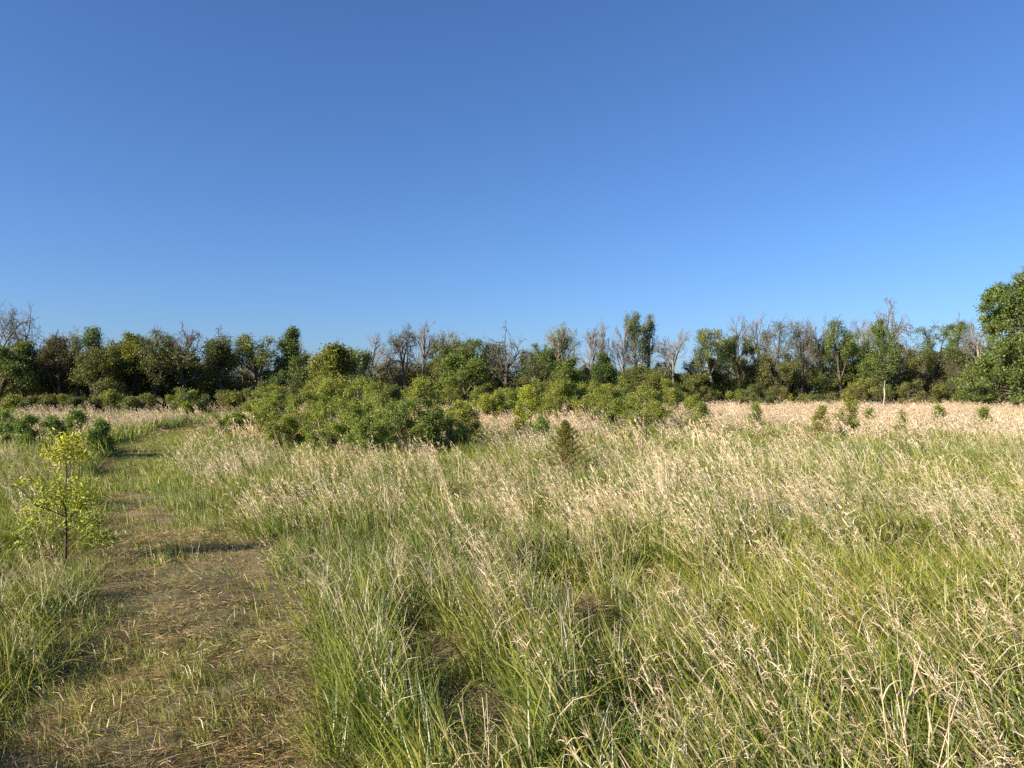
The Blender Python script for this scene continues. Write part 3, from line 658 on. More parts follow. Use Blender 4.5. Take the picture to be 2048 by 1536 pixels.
G_TREES = 'trees along the far edge of the field'
TREES = [
 # label, name, px, top, dD, width, style, extra
 ('bare grey tree with a wide twiggy fan crown at the left edge of the photo', 'bare_tree', 2, 622, 2, 175, 'bare', dict(r0=.0085, grow=(1.0, .2, .1, (9, 8, 6, 4), 0, 1.3, .5), gclo=.4, prof='round')),
 ('dark leafy tree under the leftmost bare fan crown', 'leafy_tree', -8, 700, -3, 95, 'leafy', {}),
 ('low dark leafy tree just right of the leftmost bare tree', 'leafy_tree', 50, 688, 0, 70, 'leafy', {}),
 ('small bare treetop poking up between the left edge tree and the brown domed tree', 'bare_tree', 112, 660, 5, 42, 'bare', dict(N=500)),
 ('brownish dome-shaped tree with dense dark twigs near the left edge', 'domed_tree', 118, 682, -1, 110, 'twiggy', dict(lpn=11.0, leaf=[(.07, .066, .02), (.09, .08, .024)])),
 ('thin budding tree standing behind the right shoulder of the brown domed tree', 'budding_tree', 160, 652, 5, 52, 'budding', {}),
 ('slim pale green tree top beside the thin budding tree at left', 'pale_tree', 192, 657, 2, 42, 'column', dict(leaf=[(.12, .17, .06), (.10, .15, .05)], lpn=6.0)),
 ('olive tree below the slim pale green top at left', 'olive_tree', 188, 700, -3, 88, 'olive', {}),
 ('bushy dark tree with yellowish top left of the two sky holes', 'leafy_tree', 235, 690, 0, 70, 'olive', {}),
 ('leafy tree with small green top between the olive tree and the gnarled tree', 'leafy_tree', 262, 673, 0, 62, 'yellow', dict(clo=.3)),
 ('leafy tree whose open base lets sky show, left neighbour of the gnarled antler tree', 'leafy_tree', 306, 666, -1, 72, 'leafy', dict(clo=.3, lpn=7.5)),
 ('gnarled half-dead tree with antler-like bare tips and leafy lower limbs', 'gnarled_tree', 378, 655, -2, 125, 'gnarled', dict(N=480, lean=-.15)),
 ('dark leafy tree low beneath the antler-tipped gnarled tree', 'leafy_tree', 366, 712, 1, 90, 'leafy', dict(lpn=7.5)),
 ('twisted tree with curled bare snags, right neighbour of the antler-tipped tree', 'gnarled_tree', 452, 659, -1, 72, 'gnarled', dict(lmax=.86, cov=.62)),
 ('dark leafy tree low between the twisted snag tree and the yellow-green tree', 'leafy_tree', 440, 722, 1, 80, 'leafy', dict(lpn=8.0)),
 ('yellow-green topped tree with thin bare limbs showing below its crown', 'yellow_green_tree', 503, 673, 0, 84, 'yellow', dict(clo=.45, lpn=5.5)),
 ('bare thin-limbed tree right under the yellow-green topped tree', 'bare_tree', 528, 690, 3, 62, 'bare', dict(N=550, clo=.12)),
 ('narrow upright tree clad in green up to its top, left of the sky gap', 'columnar_tree', 570, 657, 0, 40, 'column', dict(clo=.08)),
 ('bare tree with pale twigs leaning out right of the narrow upright tree', 'bare_tree', 590, 678, 3, 50, 'bare', dict(N=450, lean=.3)),
 ('short dark leafy tree at the left side of the big sky gap', 'leafy_tree', 615, 711, -4, 62, 'leafy', dict(lpn=8.0)),
 ('dense yellow-green tree rising behind the thicket at the sky gap', 'yellow_green_tree', 668, 699, -24, 78, 'yellow', dict(ls=.10, lpn=22.0, clo=.05)),
 ('slim pale tree between the dense yellow-green tree and the bare multi-stem tree', 'pale_tree', 716, 700, -14, 40, 'pale', dict(clo=.1, ls=.12, lpn=7.0)),
 ('bare multi-stemmed tree with brown twigs, first right of the sky gap', 'bare_tree', 757, 664, 0, 84, 'bare', dict(clo=.2)),
 ('olive tree low behind the bare multi-stemmed tree', 'olive_tree', 800, 722, 4, 80, 'twiggy', {}),
 ('brown-twigged tree with reddish leafing top beside the tallest central bare tree', 'twiggy_tree', 814, 657, 0, 70, 'twiggy', dict(lpn=1.2, clo=.2)),
 ('tallest bare tree of the group left of centre, thin and pointed', 'bare_tree', 846, 642, 3, 52, 'bare', dict(grow=(.7, .2, .2, (11, 6, 4, 3), 0, .55, .9), gclo=.3, prof='oval', clo=.3)),
 ('grey rounded budding tree above the dark vine-hung tree left of centre', 'budding_tree', 893, 658, 3, 78, 'budding', dict(N=1100, clo=.15)),
 ('dark vine-hung tree below the grey rounded budding tree', 'leafy_tree', 872, 690, 0, 66, 'olive', dict(lpn=6.5, ctint=(.9, 1.0, .9))),
 ('dark green tree leaning right, left of the antler-limbed central tree', 'leafy_tree', 928, 683, -2, 62, 'leafy', dict(lean=.25)),
 ('bright green spreading tree low at the centre left of the dark trunk', 'leafy_tree', 935, 714, -8, 90, 'yellow', dict(ctint=(.8, .95, 1))),
 ('big antler-limbed tree with dark trunk at the centre of the tree line', 'gnarled_tree', 1014, 649, -3, 130, 'gnarled', dict(N=560, lmax=.5, cov=.4, clo=.3)),
 ('leafy tree wrapped behind the left limbs of the antler-limbed central tree', 'leafy_tree', 984, 690, 2, 60, 'leafy', dict(lpn=8.0)),
 ('wide green tree right of the antler-limbed tree below the round budding crown', 'leafy_tree', 1092, 694, 0, 96, 'olive', dict(ctint=(.85, 1.1, .9))),
 ('round pale budding crown on thin branches right of the centre', 'budding_tree', 1126, 649, 3, 62, 'budding', dict(clo=.45, lpn=1.2)),
 ('dark green bushy tree just left of the row of tall bare trees', 'leafy_tree', 1138, 720, -8, 80, 'leafy', dict(ctint=(1.1, 1.15, 1))),
 ('first of the three tall bare trees in a row, the leftmost', 'bare_tree', 1184, 645, 0, 48, 'bare', dict(grow=(.7, .2, .2, (11, 6, 4, 3), 0, .55, .9), gclo=.3, prof='oval', clo=.25, N=800)),
 ('second of the three tall bare trees in a row, the middle one', 'bare_tree', 1213, 641, 2, 44, 'bare', dict(grow=(.7, .2, .2, (11, 6, 4, 3), 0, .55, .9), gclo=.3, prof='oval', clo=.25, N=800)),
 ('third of the three tall bare trees in a row, next to the two-headed green tree', 'bare_tree', 1244, 647, 0, 50, 'bare', dict(grow=(.7, .2, .2, (11, 6, 4, 3), 0, .55, .9), gclo=.3, prof='oval', clo=.25, N=800)),
 ('small green tree at the feet of the three tall bare trees', 'leafy_tree', 1208, 708, -2, 44, 'column', dict(clo=.05, ctint=(.8, .85, .8))),
 ('left half of the tall two-headed green tree, the tallest near the middle', 'tall_green_tree', 1272, 628, 0, 36, 'column', dict(clo=.3, lpn=5.0, leaf=[(.13, .17, .06), (.10, .14, .05)])),
 ('right half of the tall two-headed green tree, paler and rounder on top', 'tall_green_tree', 1300, 631, 1, 34, 'column', dict(clo=.3, lpn=4.5, leaf=[(.16, .20, .09), (.13, .17, .07)])),
 ('olive bushy tree at the foot of the two-headed green tree', 'olive_tree', 1270, 735, -6, 80, 'olive', dict(ctint=(1.1, 1.15, 1))),
 ('bare tree with arching limbs and one trunk, alone right of the two-headed tree', 'bare_tree', 1342, 660, -2, 84, 'bare', dict(clo=.28, lean=.25, N=900)),
 ('small green bush tree on the trunk of the arching bare tree', 'leafy_tree', 1328, 728, 0, 44, 'olive', {}),
 ('small dull bare bush in the gap right of the arching bare tree', 'bare_bush', 1388, 715, 2, 44, 'bare', dict(N=400, clo=.2)),
 ('low yellowish tree in the gap left of the green tree with layered crown', 'olive_tree', 1378, 752, -2, 80, 'yellow', dict(ctint=(.75, .7, .8))),
 ('green tree with layered leafy crown and pale trunk at the right gap', 'leafy_tree', 1428, 661, -2, 74, 'leafy', dict(clo=.35, lpn=7.0, ctint=(1.2, 1.25, 1.1), bark=(.3, .25, .2))),
 ('tall bare tree behind the layered green tree, left of two', 'bare_tree', 1478, 631, 5, 58, 'bare', dict(grow=(.7, .2, .2, (11, 6, 4, 3), 0, .55, .9), gclo=.3, prof='oval')),
 ('tall bare tree standing close right of another one above dark green leaves', 'bare_tree', 1512, 629, 5, 52, 'bare', dict(grow=(.7, .2, .2, (11, 6, 4, 3), 0, .55, .9), gclo=.3, prof='oval')),
 ('dark leafy tree in front of the two tall bare trees', 'leafy_tree', 1492, 674, 0, 84, 'olive', dict(ctint=(.85, 1, .9))),
 ('grey green leafing tree right of the two tall bare trees', 'budding_tree', 1552, 645, 0, 58, 'twiggy', dict(lpn=2.8, ctint=(1.1, 1.2, 1.2))),
 ('brown twiggy tree with pale leafing top left of the forked bare tree', 'twiggy_tree', 1605, 644, 0, 64, 'twiggy', dict(lpn=2.0, ctint=(1.15, 1.2, 1.3))),
 ('low olive tree filling below the brown twiggy tree', 'olive_tree', 1560, 716, -2, 110, 'olive', {}),
 ('forked bare tree with two pale twig plumes between twiggy and bright green trees', 'bare_tree', 1647, 625, 2, 74, 'bare', dict(N=1200, clo=.35)),
 ('bright green leafy tree left of the tall green tree with the white trunk', 'leafy_tree', 1684, 644, -1, 68, 'leafy', dict(ctint=(1.1, 1.2, 1), clo=.1)),
 ('bare tree with slender twigs low between two leafy green trees', 'bare_tree', 1720, 638, 4, 60, 'bare', dict(N=600)),
 ('round bare crown like a twiggy dome above the leafy tree with the white trunk', 'bare_tree', 1784, 603, 5, 100, 'bare', dict(r0=.0088, grow=(1.0, .2, .05, (10, 8, 5, 4), 0, .62, .8), gclo=.62, prof='round')),
 ('tall leafy green tree with a pale white trunk foot', 'leafy_tree', 1770, 642, -3, 62, 'leafy', dict(clo=.25, ctint=(1.05, 1.15, 1))),
 ('wide dark leafy skirt tree low around the white trunk', 'leafy_tree', 1762, 706, 0, 150, 'leafy', dict(N=640, clumps=24, clo=.2)),
 ('bare tree with drooping grey limbs in the notch left of the round leafy tree', 'bare_tree', 1812, 682, 4, 50, 'bare', dict(N=350, lean=.3)),
 ('round leafy green tree right of the notch', 'leafy_tree', 1866, 654, 0, 90, 'leafy', dict(clo=.1, ctint=(1.05, 1.1, 1))),
 ('lighter green tree top between the round leafy tree and the pale bare trunk', 'leafy_tree', 1926, 645, 2, 52, 'olive', dict(ctint=(1.0, 1.25, 1.2), clo=.3)),
 ('bare tree with pale bare trunk beside the big green tree at the right edge', 'bare_tree', 1962, 634, -2, 56, 'bare', dict(clo=.4, N=800, bark=(.25, .22, .18))),
 ('olive twiggy tree low before the pale bare trunk at right', 'olive_tree', 1930, 724, -3, 110, 'twiggy', dict(lpn=4.5)),
 ('big dense green broadleaf tree towering at the right edge of the photo', 'big_green_tree', 2126, 540, -18, 262, 'leafy', dict(grow=(1.15, .3, .05, (22, 9, 6, 3), 0, .52, .95), gclo=.08, lpn=9, ls=.17, rc=.16, clo=.04, spread=.9, ctint=(1.05, 1.15, 1.0))),
 ('dark leafy tree low at the right edge under the big green tree', 'leafy_tree', 2000, 716, -10, 90, 'leafy', dict(clo=.05)),
]
for lb, nm, px, top, dD, wp, sty, kw in TREES:
    cat = 'bush' if 'bush' in nm else 'tree'
    tree(nm, lb, cat, px, top, tD(px) + dD, wp * (1.0 if wp > 180 else 1.3 if sty in ('leafy', 'olive', 'yellow', 'twiggy') else 1.1), sty, group=G_TREES, **kw)

# the pale trunk foot that shows under the leafy tree
def stem_thing(name, label, cat, pts, rads, col, part='trunk', k=8):
    root = thing(name, label, cat, pts[0]); P = np.array(pts, float) - np.array(pts[0]); mb = MB(); r = rng_of(len(label))
    R = np.array(rads, float); tubes(mb, P[:-1], P[1:], R[:-1], R[1:], k, pal(r, len(P) - 1, [col], .1))
    link(part, mb.mesh(part, M_BARK, True), root); return root
xw, dw = (1768 - 1024) / F * 66, 66
wt = stem_thing('white_trunk', 'pale white bare trunk standing in the dark gap under the leafy trees at right', 'tree trunk',
    [(xw, dw, 0), (xw - .03, dw, .7), (xw + .06, dw, 1.4), (xw + .02, dw, 2.0), (xw + .1, dw, 2.7)], [.075, .065, .06, .05, .03], (.32, .30, .25))

# ------------------------------------------------------------------ bushes at the feet of the trees
r = rng_of(77)
UND = []
for px in range(-40, 2100, 33):
    D = tD(px) - 4 - r.uniform(0, 5)
    if r.uniform() < .2: continue
    top = float(np.interp(px, [0, 450, 600, 1300, 1400, 2048], [796, 784, 768, 768, 772, 775])) + r.normal(0, 14)
    UND.append((px + r.uniform(-8, 8), min(top, 804 + r.uniform(-6, 3)), D, r.uniform(.8, 1.7) * (30 + max(0, 810 - top))))
KINDS = ['olive bush', 'yellow-green bush', 'dark green bush']
anch = [(0, 'the bare tree at the left edge'), (118, 'the brown domed tree'), (190, 'the slim pale green tree'), (262, 'the small green-topped tree'), (306, 'the leafy tree with sky holes'),
        (378, 'the antler-tipped gnarled tree'), (452, 'the twisted snag tree'), (503, 'the yellow-green topped tree'), (570, 'the narrow upright tree'), (615, 'the short dark tree'),
        (668, 'the dense yellow-green tree'), (757, 'the bare multi-stemmed tree'), (846, 'the tallest bare tree left of centre'), (928, 'the dark green leaning tree'),
        (1014, 'the big antler-limbed tree'), (1092, 'the wide green tree'), (1138, 'the dark bushy tree'), (1184, 'the first of three bare trees'), (1244, 'the third of three bare trees'),
        (1300, 'the two-headed green tree'), (1342, 'the arching bare tree'), (1428, 'the layered green tree'), (1492, 'the two tall bare trees'), (1552, 'the grey green tree'),
        (1605, 'the brown twiggy tree'), (1647, 'the forked bare tree'), (1684, 'the bright green tree'), (1768, 'the white trunk'), (1866, 'the round leafy tree'),
        (1926, 'the lighter green tree'), (1962, 'the pale bare trunk'), (2040, 'the big right edge tree')]
used = set()
for q, (px, top, D, wp) in enumerate(UND):
    kd = q % 3; ct = [(.85, .8, 1), (1.15, 1.15, 1), (.6, .72, .9)][kd]
    ax, an_ = min(anch, key=lambda a: abs(a[0] - px))
    side = 'left of the foot of' if px < ax - 9 else ('right of the foot of' if px > ax + 9 else 'directly at the foot of')
    base = f'{["low olive", "low yellow-green", "low dark green"][kd]} bush {side} {an_}'
    if base in used: base = base.replace('low', 'second low', 1)
    if base in used: base = base.replace('second', 'third', 1)
    used.add(base)
    tree('low_bush', base, 'bush', px, top, D, wp, 'under', group='bushes along the foot of the trees', ctint=ct)

MIDS = {'dark': (.75, .85, .9), 'olive': (1.0, .95, .9), 'yellowish': (1.2, 1.1, .9), 'brownish': (1.1, .85, .85)}
q = 0
for px in range(-30, 2080, 52):
    if 1325 < px < 1400 or 560 < px < 600: continue
    D = tD(px) + 3 + r.uniform(0, 4); kd = list(MIDS)[(q * 7 + q // 3) % 4]; q += 1
    top = float(np.interp(px, [0, 120, 480, 560, 640, 900, 1150, 1200, 1330, 1430, 1700, 2048], [712, 700, 712, 755, 738, 722, 716, 744, 752, 706, 696, 708])) + r.uniform(-14, 14)
    ax, an_ = min(anch, key=lambda a: abs(a[0] - px))
    side = 'left of' if px < ax - 9 else ('right of' if px > ax + 9 else 'right behind')
    base = f'mid-height {kd} bushy tree filling in {side} {an_}'
    if base in used: base = base.replace('filling', 'also filling', 1)
    used.add(base)
    tree('bushy_tree', base, 'tree', px + r.uniform(-8, 8), top, D, r.uniform(84, 110), 'leafy' if kd == 'dark' else 'olive', group='mid-height trees filling the tree line', clo=.06, N=330, lpn=13, ctint=MIDS[kd])

# ------------------------------------------------------------------ the thicket and single shrubs in the field
G_TH = 'shrubs of the thicket in the middle of the field'
THICKET = [
 ('leftmost low shrub of the thicket beside the path', 470, 818, 26, 80, {}), 
 ('small yellow-green shrub second from the path end of the thicket', 512, 792, 27, 90, dict(ctint=(1.15, 1.05, 1))),
 ('rounded shrub at the left shoulder of the thicket', 560, 778, 25, 110, {}),
 ('olive shrub with upright stems left of the thicket middle', 612, 768, 23, 110, dict(ctint=(1, .92, .9))),
 ('low shrub in front at the left foot of the thicket', 570, 822, 20.5, 110, dict(ctint=(1.05, .95, 1))),
 ('tall yellowish shrub below the dense yellow-green tree', 668, 738, 27, 110, dict(ctint=(1.3, 1.15, 1))),
 ('leafy shrub with reddish stems in the middle front of the thicket', 668, 778, 20.5, 130, {}),
 ('tall shiny-leaved shrub right of the yellowish tall shrub', 726, 742, 25, 100, dict(ctint=(1.1, 1.05, 1))),
 ('broad shiny-leaved shrub at the centre of the thicket', 752, 768, 20.5, 130, {}),
 ('dark low shrub at the centre foot of the thicket', 742, 815, 19, 120, dict(ctint=(.85, .9, .95))),
 ('tall bright-tipped shrub, a high point right of the thicket centre', 838, 740, 22.5, 90, dict(ctint=(1.15, 1.1, 1))),
 ('dark green shrub with a shaded hollow right of the centre', 815, 782, 20, 120, dict(ctint=(.82, .9, 1))),
 ('drooping shrub at the right front of the thicket', 876, 798, 20.5, 110, dict(ctint=(.95, .95, 1))),
 ('yellowish shrub at the right end of the thicket', 920, 788, 25, 90, dict(ctint=(1.25, 1.1, 1))),
 ('pale twiggy shrub trailing off right of the thicket', 930, 838, 23, 80, dict(ctint=(1.1, .95, 1), lpn=12)),
 ('low round shrub behind the trailing end of the thicket', 972, 780, 38, 80, dict(ctint=(1.3, 1.15, 1))),
 ('olive shrub behind the left side of the thicket', 545, 760, 38, 90, dict(ctint=(1.1, 1, 1))),
]
for lb, px, top, D, wp, kw in THICKET:
    kw = {**kw, 'ctint': tuple(1.1 * c for c in kw.get('ctint', (1, 1, 1)))}
    tree('thicket_shrub', lb, 'shrub', px, top + 13, D, wp * 1.22, 'thicket', group=G_TH, lsf=(D / 22) ** .6, **kw)
SHRUBS = [
 ('bright yellow-green young tree before the antler-limbed central tree', 'young_tree', 1052, 768, 26, 48, 'thicket', dict(ctint=(1.7, 1.5, 1), clo=.3, lpn=20)),
 ('dark small shrub right of the bright yellow-green young tree', 'small_shrub', 1082, 828, 24, 36, 'thicket', dict(ctint=(.75, .9, 1), lpn=14)),
 ('reddish brown low shrub at the foot of the bright young tree', 'small_shrub', 1036, 836, 25, 34, 'thicket', dict(ctint=(1.25, .95, .9), lpn=14)),
 ('yellow-green wide shrub behind the small conifer', 'wide_shrub', 1122, 762, 36, 90, 'thicket', dict(ctint=(1.25, 1.15, 1))),
 ('dark green shrub with blue shade right behind the small conifer', 'wide_shrub', 1192, 788, 38, 80, 'thicket', dict(ctint=(.85, .95, 1))),
 ('loose shrub with tall wispy shoots right of the small conifer', 'wide_shrub', 1282, 770, 28, 90, 'thicket', dict(ctint=(1.15, 1.1, 1), lpn=17)),
 ('low shrub filling left of the loose wispy shrub', 'wide_shrub', 1236, 800, 30, 80, 'thicket', dict(ctint=(1.05, 1.05, 1))),
 ('yellowish shrub at the right flank of the loose wispy shrub', 'wide_shrub', 1312, 806, 31, 60, 'thicket', dict(ctint=(1.2, 1.1, 1))),
 ('shrub behind the bright young tree towards the thicket', 'wide_shrub', 1010, 782, 40, 90, 'thicket', dict(ctint=(1.1, 1.05, 1))),
 ('lone small shrub in pale grass right of the wispy shrub', 'small_shrub', 1400, 806, 26, 60, 'thicket', dict(ctint=(1.0, 1.0, 1), lpn=13)),
 ('low shrub at the far field edge behind the lone small shrub', 'small_shrub', 1390, 790, 44, 60, 'thicket', dict(ctint=(1.1, 1.05, 1))),
 ('small shrub left of the pair of shrubs in the pale straw field', 'small_shrub', 1510, 806, 30, 40, 'thicket', dict(ctint=(1.0, 1.0, 1), lpn=12)),
 ('left and lower shrub of the pair in the pale straw field', 'small_shrub', 1643, 815, 25, 42, 'thicket', dict(ctint=(1.2, .95, .9), lpn=14)),
 ('right and taller shrub of the pair in the pale straw field', 'small_shrub', 1693, 788, 26, 50, 'thicket', dict(ctint=(1.2, 1.05, .9), lpn=18)),
 ('tiny shrub in the straw right of the shrub pair', 'small_shrub', 1802, 822, 26, 26, 'thicket', dict(ctint=(1, 1, 1), lpn=6)),
 ('tiny shrub low in the straw between the white trunk and the round leafy tree', 'small_shrub', 1740, 812, 34, 24, 'thicket', dict(ctint=(1, 1, 1), lpn=7)),
 ('tiny shrub in the straw under the round leafy tree', 'small_shrub', 1876, 810, 36, 26, 'thicket', dict(lpn=12)),
 ('tiny shrub in the straw nearest the big tree at the right edge', 'small_shrub', 1968, 812, 33, 30, 'thicket', dict(lpn=12)),
 ('leftmost dark leafy shrub at the left photo edge above the straw', 'low_shrub', 8, 822, 21, 80, 'thicket', dict(ctint=(1, 1.1, 1.2))),
 ('dark leafy shrub second from the left photo edge', 'low_shrub', 58, 832, 20, 66, 'thicket', dict(ctint=(.8, .95, 1.1))),
 ('dark leafy shrub right behind the yellow leaves of the near sapling', 'low_shrub', 104, 834, 19, 70, 'thicket', dict(ctint=(.75, .9, 1))),
 ('dark leafy shrub between the near sapling and the path edge shrub', 'low_shrub', 150, 824, 20, 60, 'thicket', dict(ctint=(.8, .95, 1.1))),
 ('dark leafy shrub nearest the path on the left side', 'low_shrub', 196, 840, 19, 62, 'thicket', dict(ctint=(.7, .85, 1))),
 ('yellow-green tuft shrub at the left far field edge', 'low_shrub', 372, 806, 46, 40, 'thicket', dict(ctint=(1.3, 1.2, 1))),
]
for lb, nm, px, top, D, wp, sty, kw in SHRUBS:
    tree(nm, lb, 'young tree' if nm == 'young_tree' else 'shrub', px, top, D, wp * 1.1, sty, lsf=(D / 22) ** .6, **{**dict(N=280, clumps=18), **kw})

r = rng_of(55)
spots = ['left of the bright yellow-green young tree', 'behind the bright yellow-green young tree', 'left of the small conifer, further back', 'straight behind the small conifer', 'behind the small conifer at its right', 'under the dark bushy tree right of centre', 'left of the blue-shaded wide shrub', 'behind the blue-shaded wide shrub', 'below the three tall bare trees', 'right behind the loose wispy shrub', 'at the foot of the two-headed green tree, in the field', 'before the arching bare tree', 'right of the thicket, furthest left of the loose shrub band']
for sp_, px in zip(spots, [1000, 1035, 1070, 1102, 1140, 1165, 1190, 1215, 1238, 1262, 1296, 1330, 962]):
    tree('loose_shrub', 'loose yellow-green shrub ' + sp_, 'shrub', px, r.uniform(748, 788) if px > 990 else 776, r.uniform(30, 42), r.uniform(70, 100), 'thicket', group='loose shrubs right of the thicket', lsf=1.35, N=250, clumps=20, ctint=(r.uniform(.95, 1.15), r.uniform(.98, 1.1), 1))
# small conifer
def conifer(px, top, D, wpx):
    r = rng_of(5); h = (HOR - top) / F * D + CAMH; wd = wpx / F * D / 2; x0 = (px - 1024) / F * D
    root = thing('young_conifer', 'small dark olive conifer standing alone in the grass near the centre', 'conifer', (x0, D, float(H(x0, D))))
    mt, ml = MB(), MB(); P0 = [np.array([0, 0, z]) for z in np.linspace(-.05, h, 14)]; par = [-1] + list(range(13))
    A, B = np.array(P0[:-1]), np.array(P0[1:]); R = np.linspace(.03, .004, 14)
    tubes(mt, A, B, R[:-1], R[1:], 6, pal(r, 13, [(.12, .08, .05)]))
    bs, bt = [], []
    for q in range(120):
        t = (q + .5) / 120; z = .03 + t * h * .97; a = q * 2.4; L_ = wd * (1 - t) ** 1.25 * (.80 + .3 * math.sin(t * 30)) * r.uniform(.55, 1.25) + .025
        b = np.array([0, 0, z]); e = b + [math.cos(a) * L_, math.sin(a) * L_, L_ * (.35 + .9 * t)]; bs.append(b); bt.append(e)
    bs, bt = np.array(bs), np.array(bt); tubes(mt, bs, bt, np.full(120, .006), np.full(120, .002), 3, pal(r, 120, [(.16, .10, .06)]))
    n = 6500; i = r.integers(0, 120, n); f = r.uniform(.1, 1.02, (n, 1)) ** .8
    C = bs[i] * (1 - f) + bt[i] * f; sprd = .014 + .022 * (1 - f)
    off = r.normal(0, 1, (n, 3)) * sprd * [1, 1, .8]
    d = norm(bt[i] - bs[i]); c = pal(r, n, [(.15, .165, .035), (.20, .195, .04), (.11, .13, .032), (.24, .20, .055)], .15)
    Lq = r.uniform(.03, .07, n); u = norm(d + r.normal(0, .45, (n, 3))); v = norm(np.cross(u, r.normal(0, 1, (n, 3)))) * .006
    Cc = C + off; U = u * Lq[:, None] * .5
    V = np.stack([Cc - U, Cc + v, Cc + U, Cc - v], 1).reshape(-1, 3); ml.add(V, np.arange(4 * n).reshape(-1, 4), np.repeat(c, 4, 0))
    link('trunk', mt.mesh('trunk', M_BARK), root); link('foliage', ml.mesh('foliage', M_LEAF), root)
conifer(1130, 838, 15.5, 160)
# thin leafless sapling behind the conifer
tree('bare_sapling', 'thin leafless sapling in the straw right of the small conifer', 'sapling', 1288, 850, 15, 46, 'bare', grow=(.6, .2, .4, (6, 3)), r0=.0022, clo=.25, bark=(.2, .15, .12), twig=(.22, .17, .13), ex=2.0, rmax=.012, split=0)

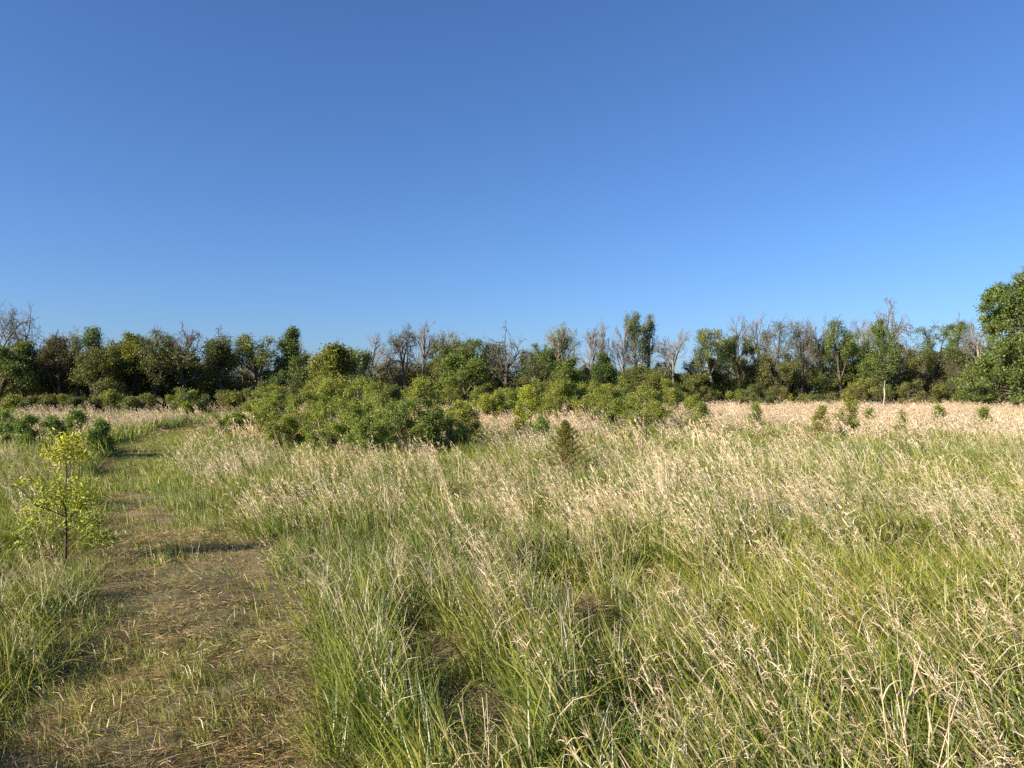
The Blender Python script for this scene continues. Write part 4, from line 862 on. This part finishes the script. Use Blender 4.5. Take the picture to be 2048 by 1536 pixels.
# ------------------------------------------------------------------ the near sapling at the left
def sapling():
    D = 7.2; r = rng_of(11)
    x0, y0 = (134 - 1024) / F * D, D; z0 = float(H(x0, y0))
    root = thing('leafy_sapling', 'thin dark-stemmed sapling with bright yellow-green leaves beside the left edge of the mown path', 'sapling', (x0, y0, z0))
    def pt(px, py, dy=0.):
        return np.array([(px - 134) / F * D, dy, CAMH - z0 - (py - HOR) / F * D])
    lines = [ # trunk and limbs, from thick to thin
        ([(134, 1138, 0), (133, 1108, 0), (133, 1078, .01), (134, 1050, .0), (133, 1034, 0), (132, 1022, .02), (126, 1008, .02), (122, 998, .0)], .013, .007),
        ([(122, 998, 0), (129, 990, .02), (130, 970, .03), (130, 940, .03), (128, 905, .04), (127, 880, .05)], .0055, .002),
        ([(129, 992, .02), (141, 984, 0), (147, 968, -.03), (147, 940, -.04), (148, 915, -.05), (152, 885, -.06)], .005, .002),
        ([(129, 980, .0), (123, 955, .1), (120, 925, .12), (121, 895, .12), (115, 880, .1)], .003, .0015),
        ([(134, 1034, 0), (112, 1020, -.05), (88, 1008, -.1), (72, 985, -.14), (60, 970, -.16), (42, 966, -.2)], .0065, .002),
        ([(105, 1021, -.06), (95, 1004, .0), (82, 985, .05), (76, 965, .08)], .003, .0015),
        ([(131, 1092, 0), (112, 1080, .1), (95, 1062, .16), (82, 1036, .2), (74, 1020, .22)], .006, .002),
        ([(118, 1112, 0), (98, 1104, -.1), (86, 1085, -.15), (66, 1066, -.2), (52, 1044, -.25)], .006, .002),
        ([(134, 1092, 0), (150, 1083, -.08), (164, 1078, -.12), (180, 1066, -.18), (196, 1056, -.2)], .005, .0015),
        ([(133, 1050, 0), (120, 1042, .12), (96, 1034, .2), (84, 1026, .24)], .004, .0015),
        ([(133, 1040, 0), (150, 1020, .1), (165, 1000, .15), (166, 970, .17), (172, 945, .17), (174, 930, .18)], .0045, .0015),
        ([(134, 1060, 0), (155, 1050, .1), (178, 1044, .16), (198, 1036, .2)], .004, .0015),
        ([(133, 1078, 0), (158, 1084, .12), (185, 1082, .2), (212, 1090, .25), (225, 1084, .27)], .004, .0015),
        ([(150, 1020, .1), (172, 1004, .12), (190, 992, .14), (202, 1000, .15)], .003, .0012),
        ([(134, 1070, 0), (138, 1046, -.12), (150, 1030, -.2), (158, 1012, -.25)], .004, .0015),
        ([(98, 1104, -.1), (70, 1100, -.15), (48, 1104, -.18)], .003, .0012),
    ]
    mt = MB(); LC, LW = [], []
    for pts, ra, rb in lines:
        P = np.array([pt(*p) for p in pts])
        # smooth by resampling
        t = np.arange(len(P)); tt = np.linspace(0, len(P) - 1, (len(P) - 1) * 4 + 1)
        Pn = np.stack([np.interp(tt, t, P[:, k]) for k in range(3)], 1)
        Pn[1:-1] = (Pn[:-2] + 2 * Pn[1:-1] + Pn[2:]) / 4
        R = np.linspace(ra, rb, len(Pn)); tubes(mt, Pn[:-1], Pn[1:], R[:-1], R[1:], 6, pal(r, len(Pn) - 1, [(.085, .06, .045)], .1))
        LC.append(Pn[len(Pn) // 3:]);
    tw = []
    for Pn in LC:                                   # side twigs
        for q in range(5):
            b = Pn[r.integers(0, len(Pn))]; d = norm(r.normal(0, 1, 3) + [0, 0, .6]) * r.uniform(.05, .16)
            tw.append((b, b + d))
    A = np.array([a for a, b in tw]); B = np.array([b for a, b in tw])
    tubes(mt, A, B, np.full(len(A), .0018), np.full(len(A), .001), 4, pal(r, len(A), [(.12, .09, .05)], .1))
    link('trunk', mt.mesh('trunk', M_BARK, True), root)
    # leaves: upper dense head, middle tiers, low sprays (centre px, py, spread px, count, depth)
    ml = MB()
    heads = [(132, 893, 26, 17, 170), (118, 908, 18, 14, 60), (152, 905, 18, 14, 70), (170, 915, 16, 8, 30), (137, 876, 16, 8, 40), (108, 912, 8, 8, 22), (163, 880, 8, 8, 18),
             (44, 966, 12, 5, 22), (80, 968, 10, 10, 24), (96, 985, 16, 14, 36), (115, 985, 12, 16, 30), (100, 1003, 20, 10, 40), (140, 985, 12, 10, 26), (155, 965, 9, 14, 26), (165, 985, 16, 14, 50),
             (185, 990, 16, 10, 26), (72, 1012, 22, 10, 44), (60, 1030, 12, 14, 30), (105, 1036, 22, 10, 46), (150, 1010, 18, 14, 50), (170, 1010, 16, 14, 36), (38, 1060, 12, 8, 30), (70, 1048, 14, 8, 24),
             (138, 1042, 12, 8, 24), (165, 1045, 18, 10, 50), (188, 1038, 14, 9, 30), (180, 1066, 18, 10, 44), (205, 1074, 16, 8, 30), (222, 1086, 10, 6, 16), (50, 1092, 16, 8, 36), (120, 1020, 14, 14, 30), (128, 955, 8, 16, 14)]
    C, hc = [], []
    for (px, py, sx, sy, n) in heads:
        n = int(n * 1.6); q = np.stack([r.normal(0, sx * .74, n), r.normal(0, sy * .8, n)], 1)
        dep = r.normal(0, max(.05, sx / F * D * .7), n)
        for a, d_ in zip(q, dep): C.append(pt(px + a[0], py + a[1], d_))
        hc += [py] * n
    C = np.array(C); n = len(C); hc = np.array(hc)
    young = np.clip((1090 - hc) / 170, 0, 1)[:, None]
    c = pal(r, n, [(.40, .40, .04), (.48, .45, .045), (.33, .36, .045)], .14) * young + pal(r, n, [(.24, .28, .05), (.31, .33, .06), (.18, .22, .045)], .14) * (1 - young)
    leaf_quads(ml, r, C, r.uniform(.03, .056, n), r.uniform(.011, .02, n), c, .5, fold=True)
    link('foliage', ml.mesh('foliage', M_LEAF), root)
sapling()

# a dry stubble clump at the sapling's foot and single dead weeds in the foreground
def weed(label, px, py, D, hgt, n, seed, lean=.1):
    r = rng_of(seed); x0 = (px - 1024) / F * D
    root = thing('dead_weed', label, 'dead weed', (x0, D, float(H(x0, D))), 'dead weeds in the foreground grass')
    mb, ml = MB(), MB(); base = np.stack([r.normal(0, .035, n), r.normal(0, .035, n), np.full(n, -.02)], 1)
    P = ribbons(r, base, hgt * r.uniform(.7, 1.1, n), np.full(n, .005), r.uniform(0, 6.28, n), np.abs(r.normal(lean, .06, n)), r.uniform(0, .25, n), pal(r, n, [(.42, .3, .22)], .1), 6, out=mb)
    for q in range(n):
        A = P[q, :-1]; B = P[q, 1:]; mt = MB()
        tubes(mt, A, B, np.full(len(A), .0022), np.full(len(A), .0018), 5, pal(r, len(A), [(.42, .32, .22), (.5, .40, .28)], .1))
        link('stem', mt.mesh('stem', M_BARK), root)
    m = n * 5; idx = np.repeat(np.arange(n), 5); k = r.integers(2, 6, m); b2 = P[idx, k]
    ribbons(r, b2, r.uniform(.05, .13, m), r.uniform(.0025, .005, m), r.uniform(0, 6.28, m), r.uniform(.1, .8, m), r.uniform(.2, 2.2, m), pal(r, m, [(.62, .52, .40), (.5, .38, .27)], .1), 4, out=ml)
    link('foliage', ml.mesh('foliage', M_DRYLEAF), root)
weed('upright reddish dead weed with curled leaves beside the dark hollow in the foreground', 975, 1440, 3.05, .50, 4, 1)
weed('thin dead weed left of the dark hollow at the bottom of the photo', 888, 1500, 2.75, .36, 3, 2)
weed('dead weed cluster with pale curled leaves at the bottom right', 1830, 1480, 2.9, .55, 6, 3)
weed('reddish dead stalk in the shaded hollow by the path edge', 672, 1100, 6.9, .5, 3, 4)

# ------------------------------------------------------------------ woods far beyond the tree line
def far_woods():
    r = rng_of(909); n = 90000
    x = r.uniform(-330, 330, n); top = 5.5 + 4.5 * vn(x, 0 * x, 11, 4) + 2.0 * vn(x, 0 * x, 3.2, 5); z = r.uniform(0, 1, n) ** .7 * top
    y = 290 + r.uniform(0, 14, n) + 12 * vn(x, 0 * x, 40, 6)
    mb = MB(); leaf_quads(mb, r, np.stack([x, y, z], 1), r.uniform(.7, 1.5, n), r.uniform(.5, 1.1, n), pal(r, n, [(.06, .08, .025), (.08, .10, .03), (.09, .09, .03)], .15))
    o = link('distant_wood', mb.mesh('distant_wood', M_LEAF)); stuff(o, 'low dark wood on the horizon seen through gaps in the tree line', 'wood')
far_woods()
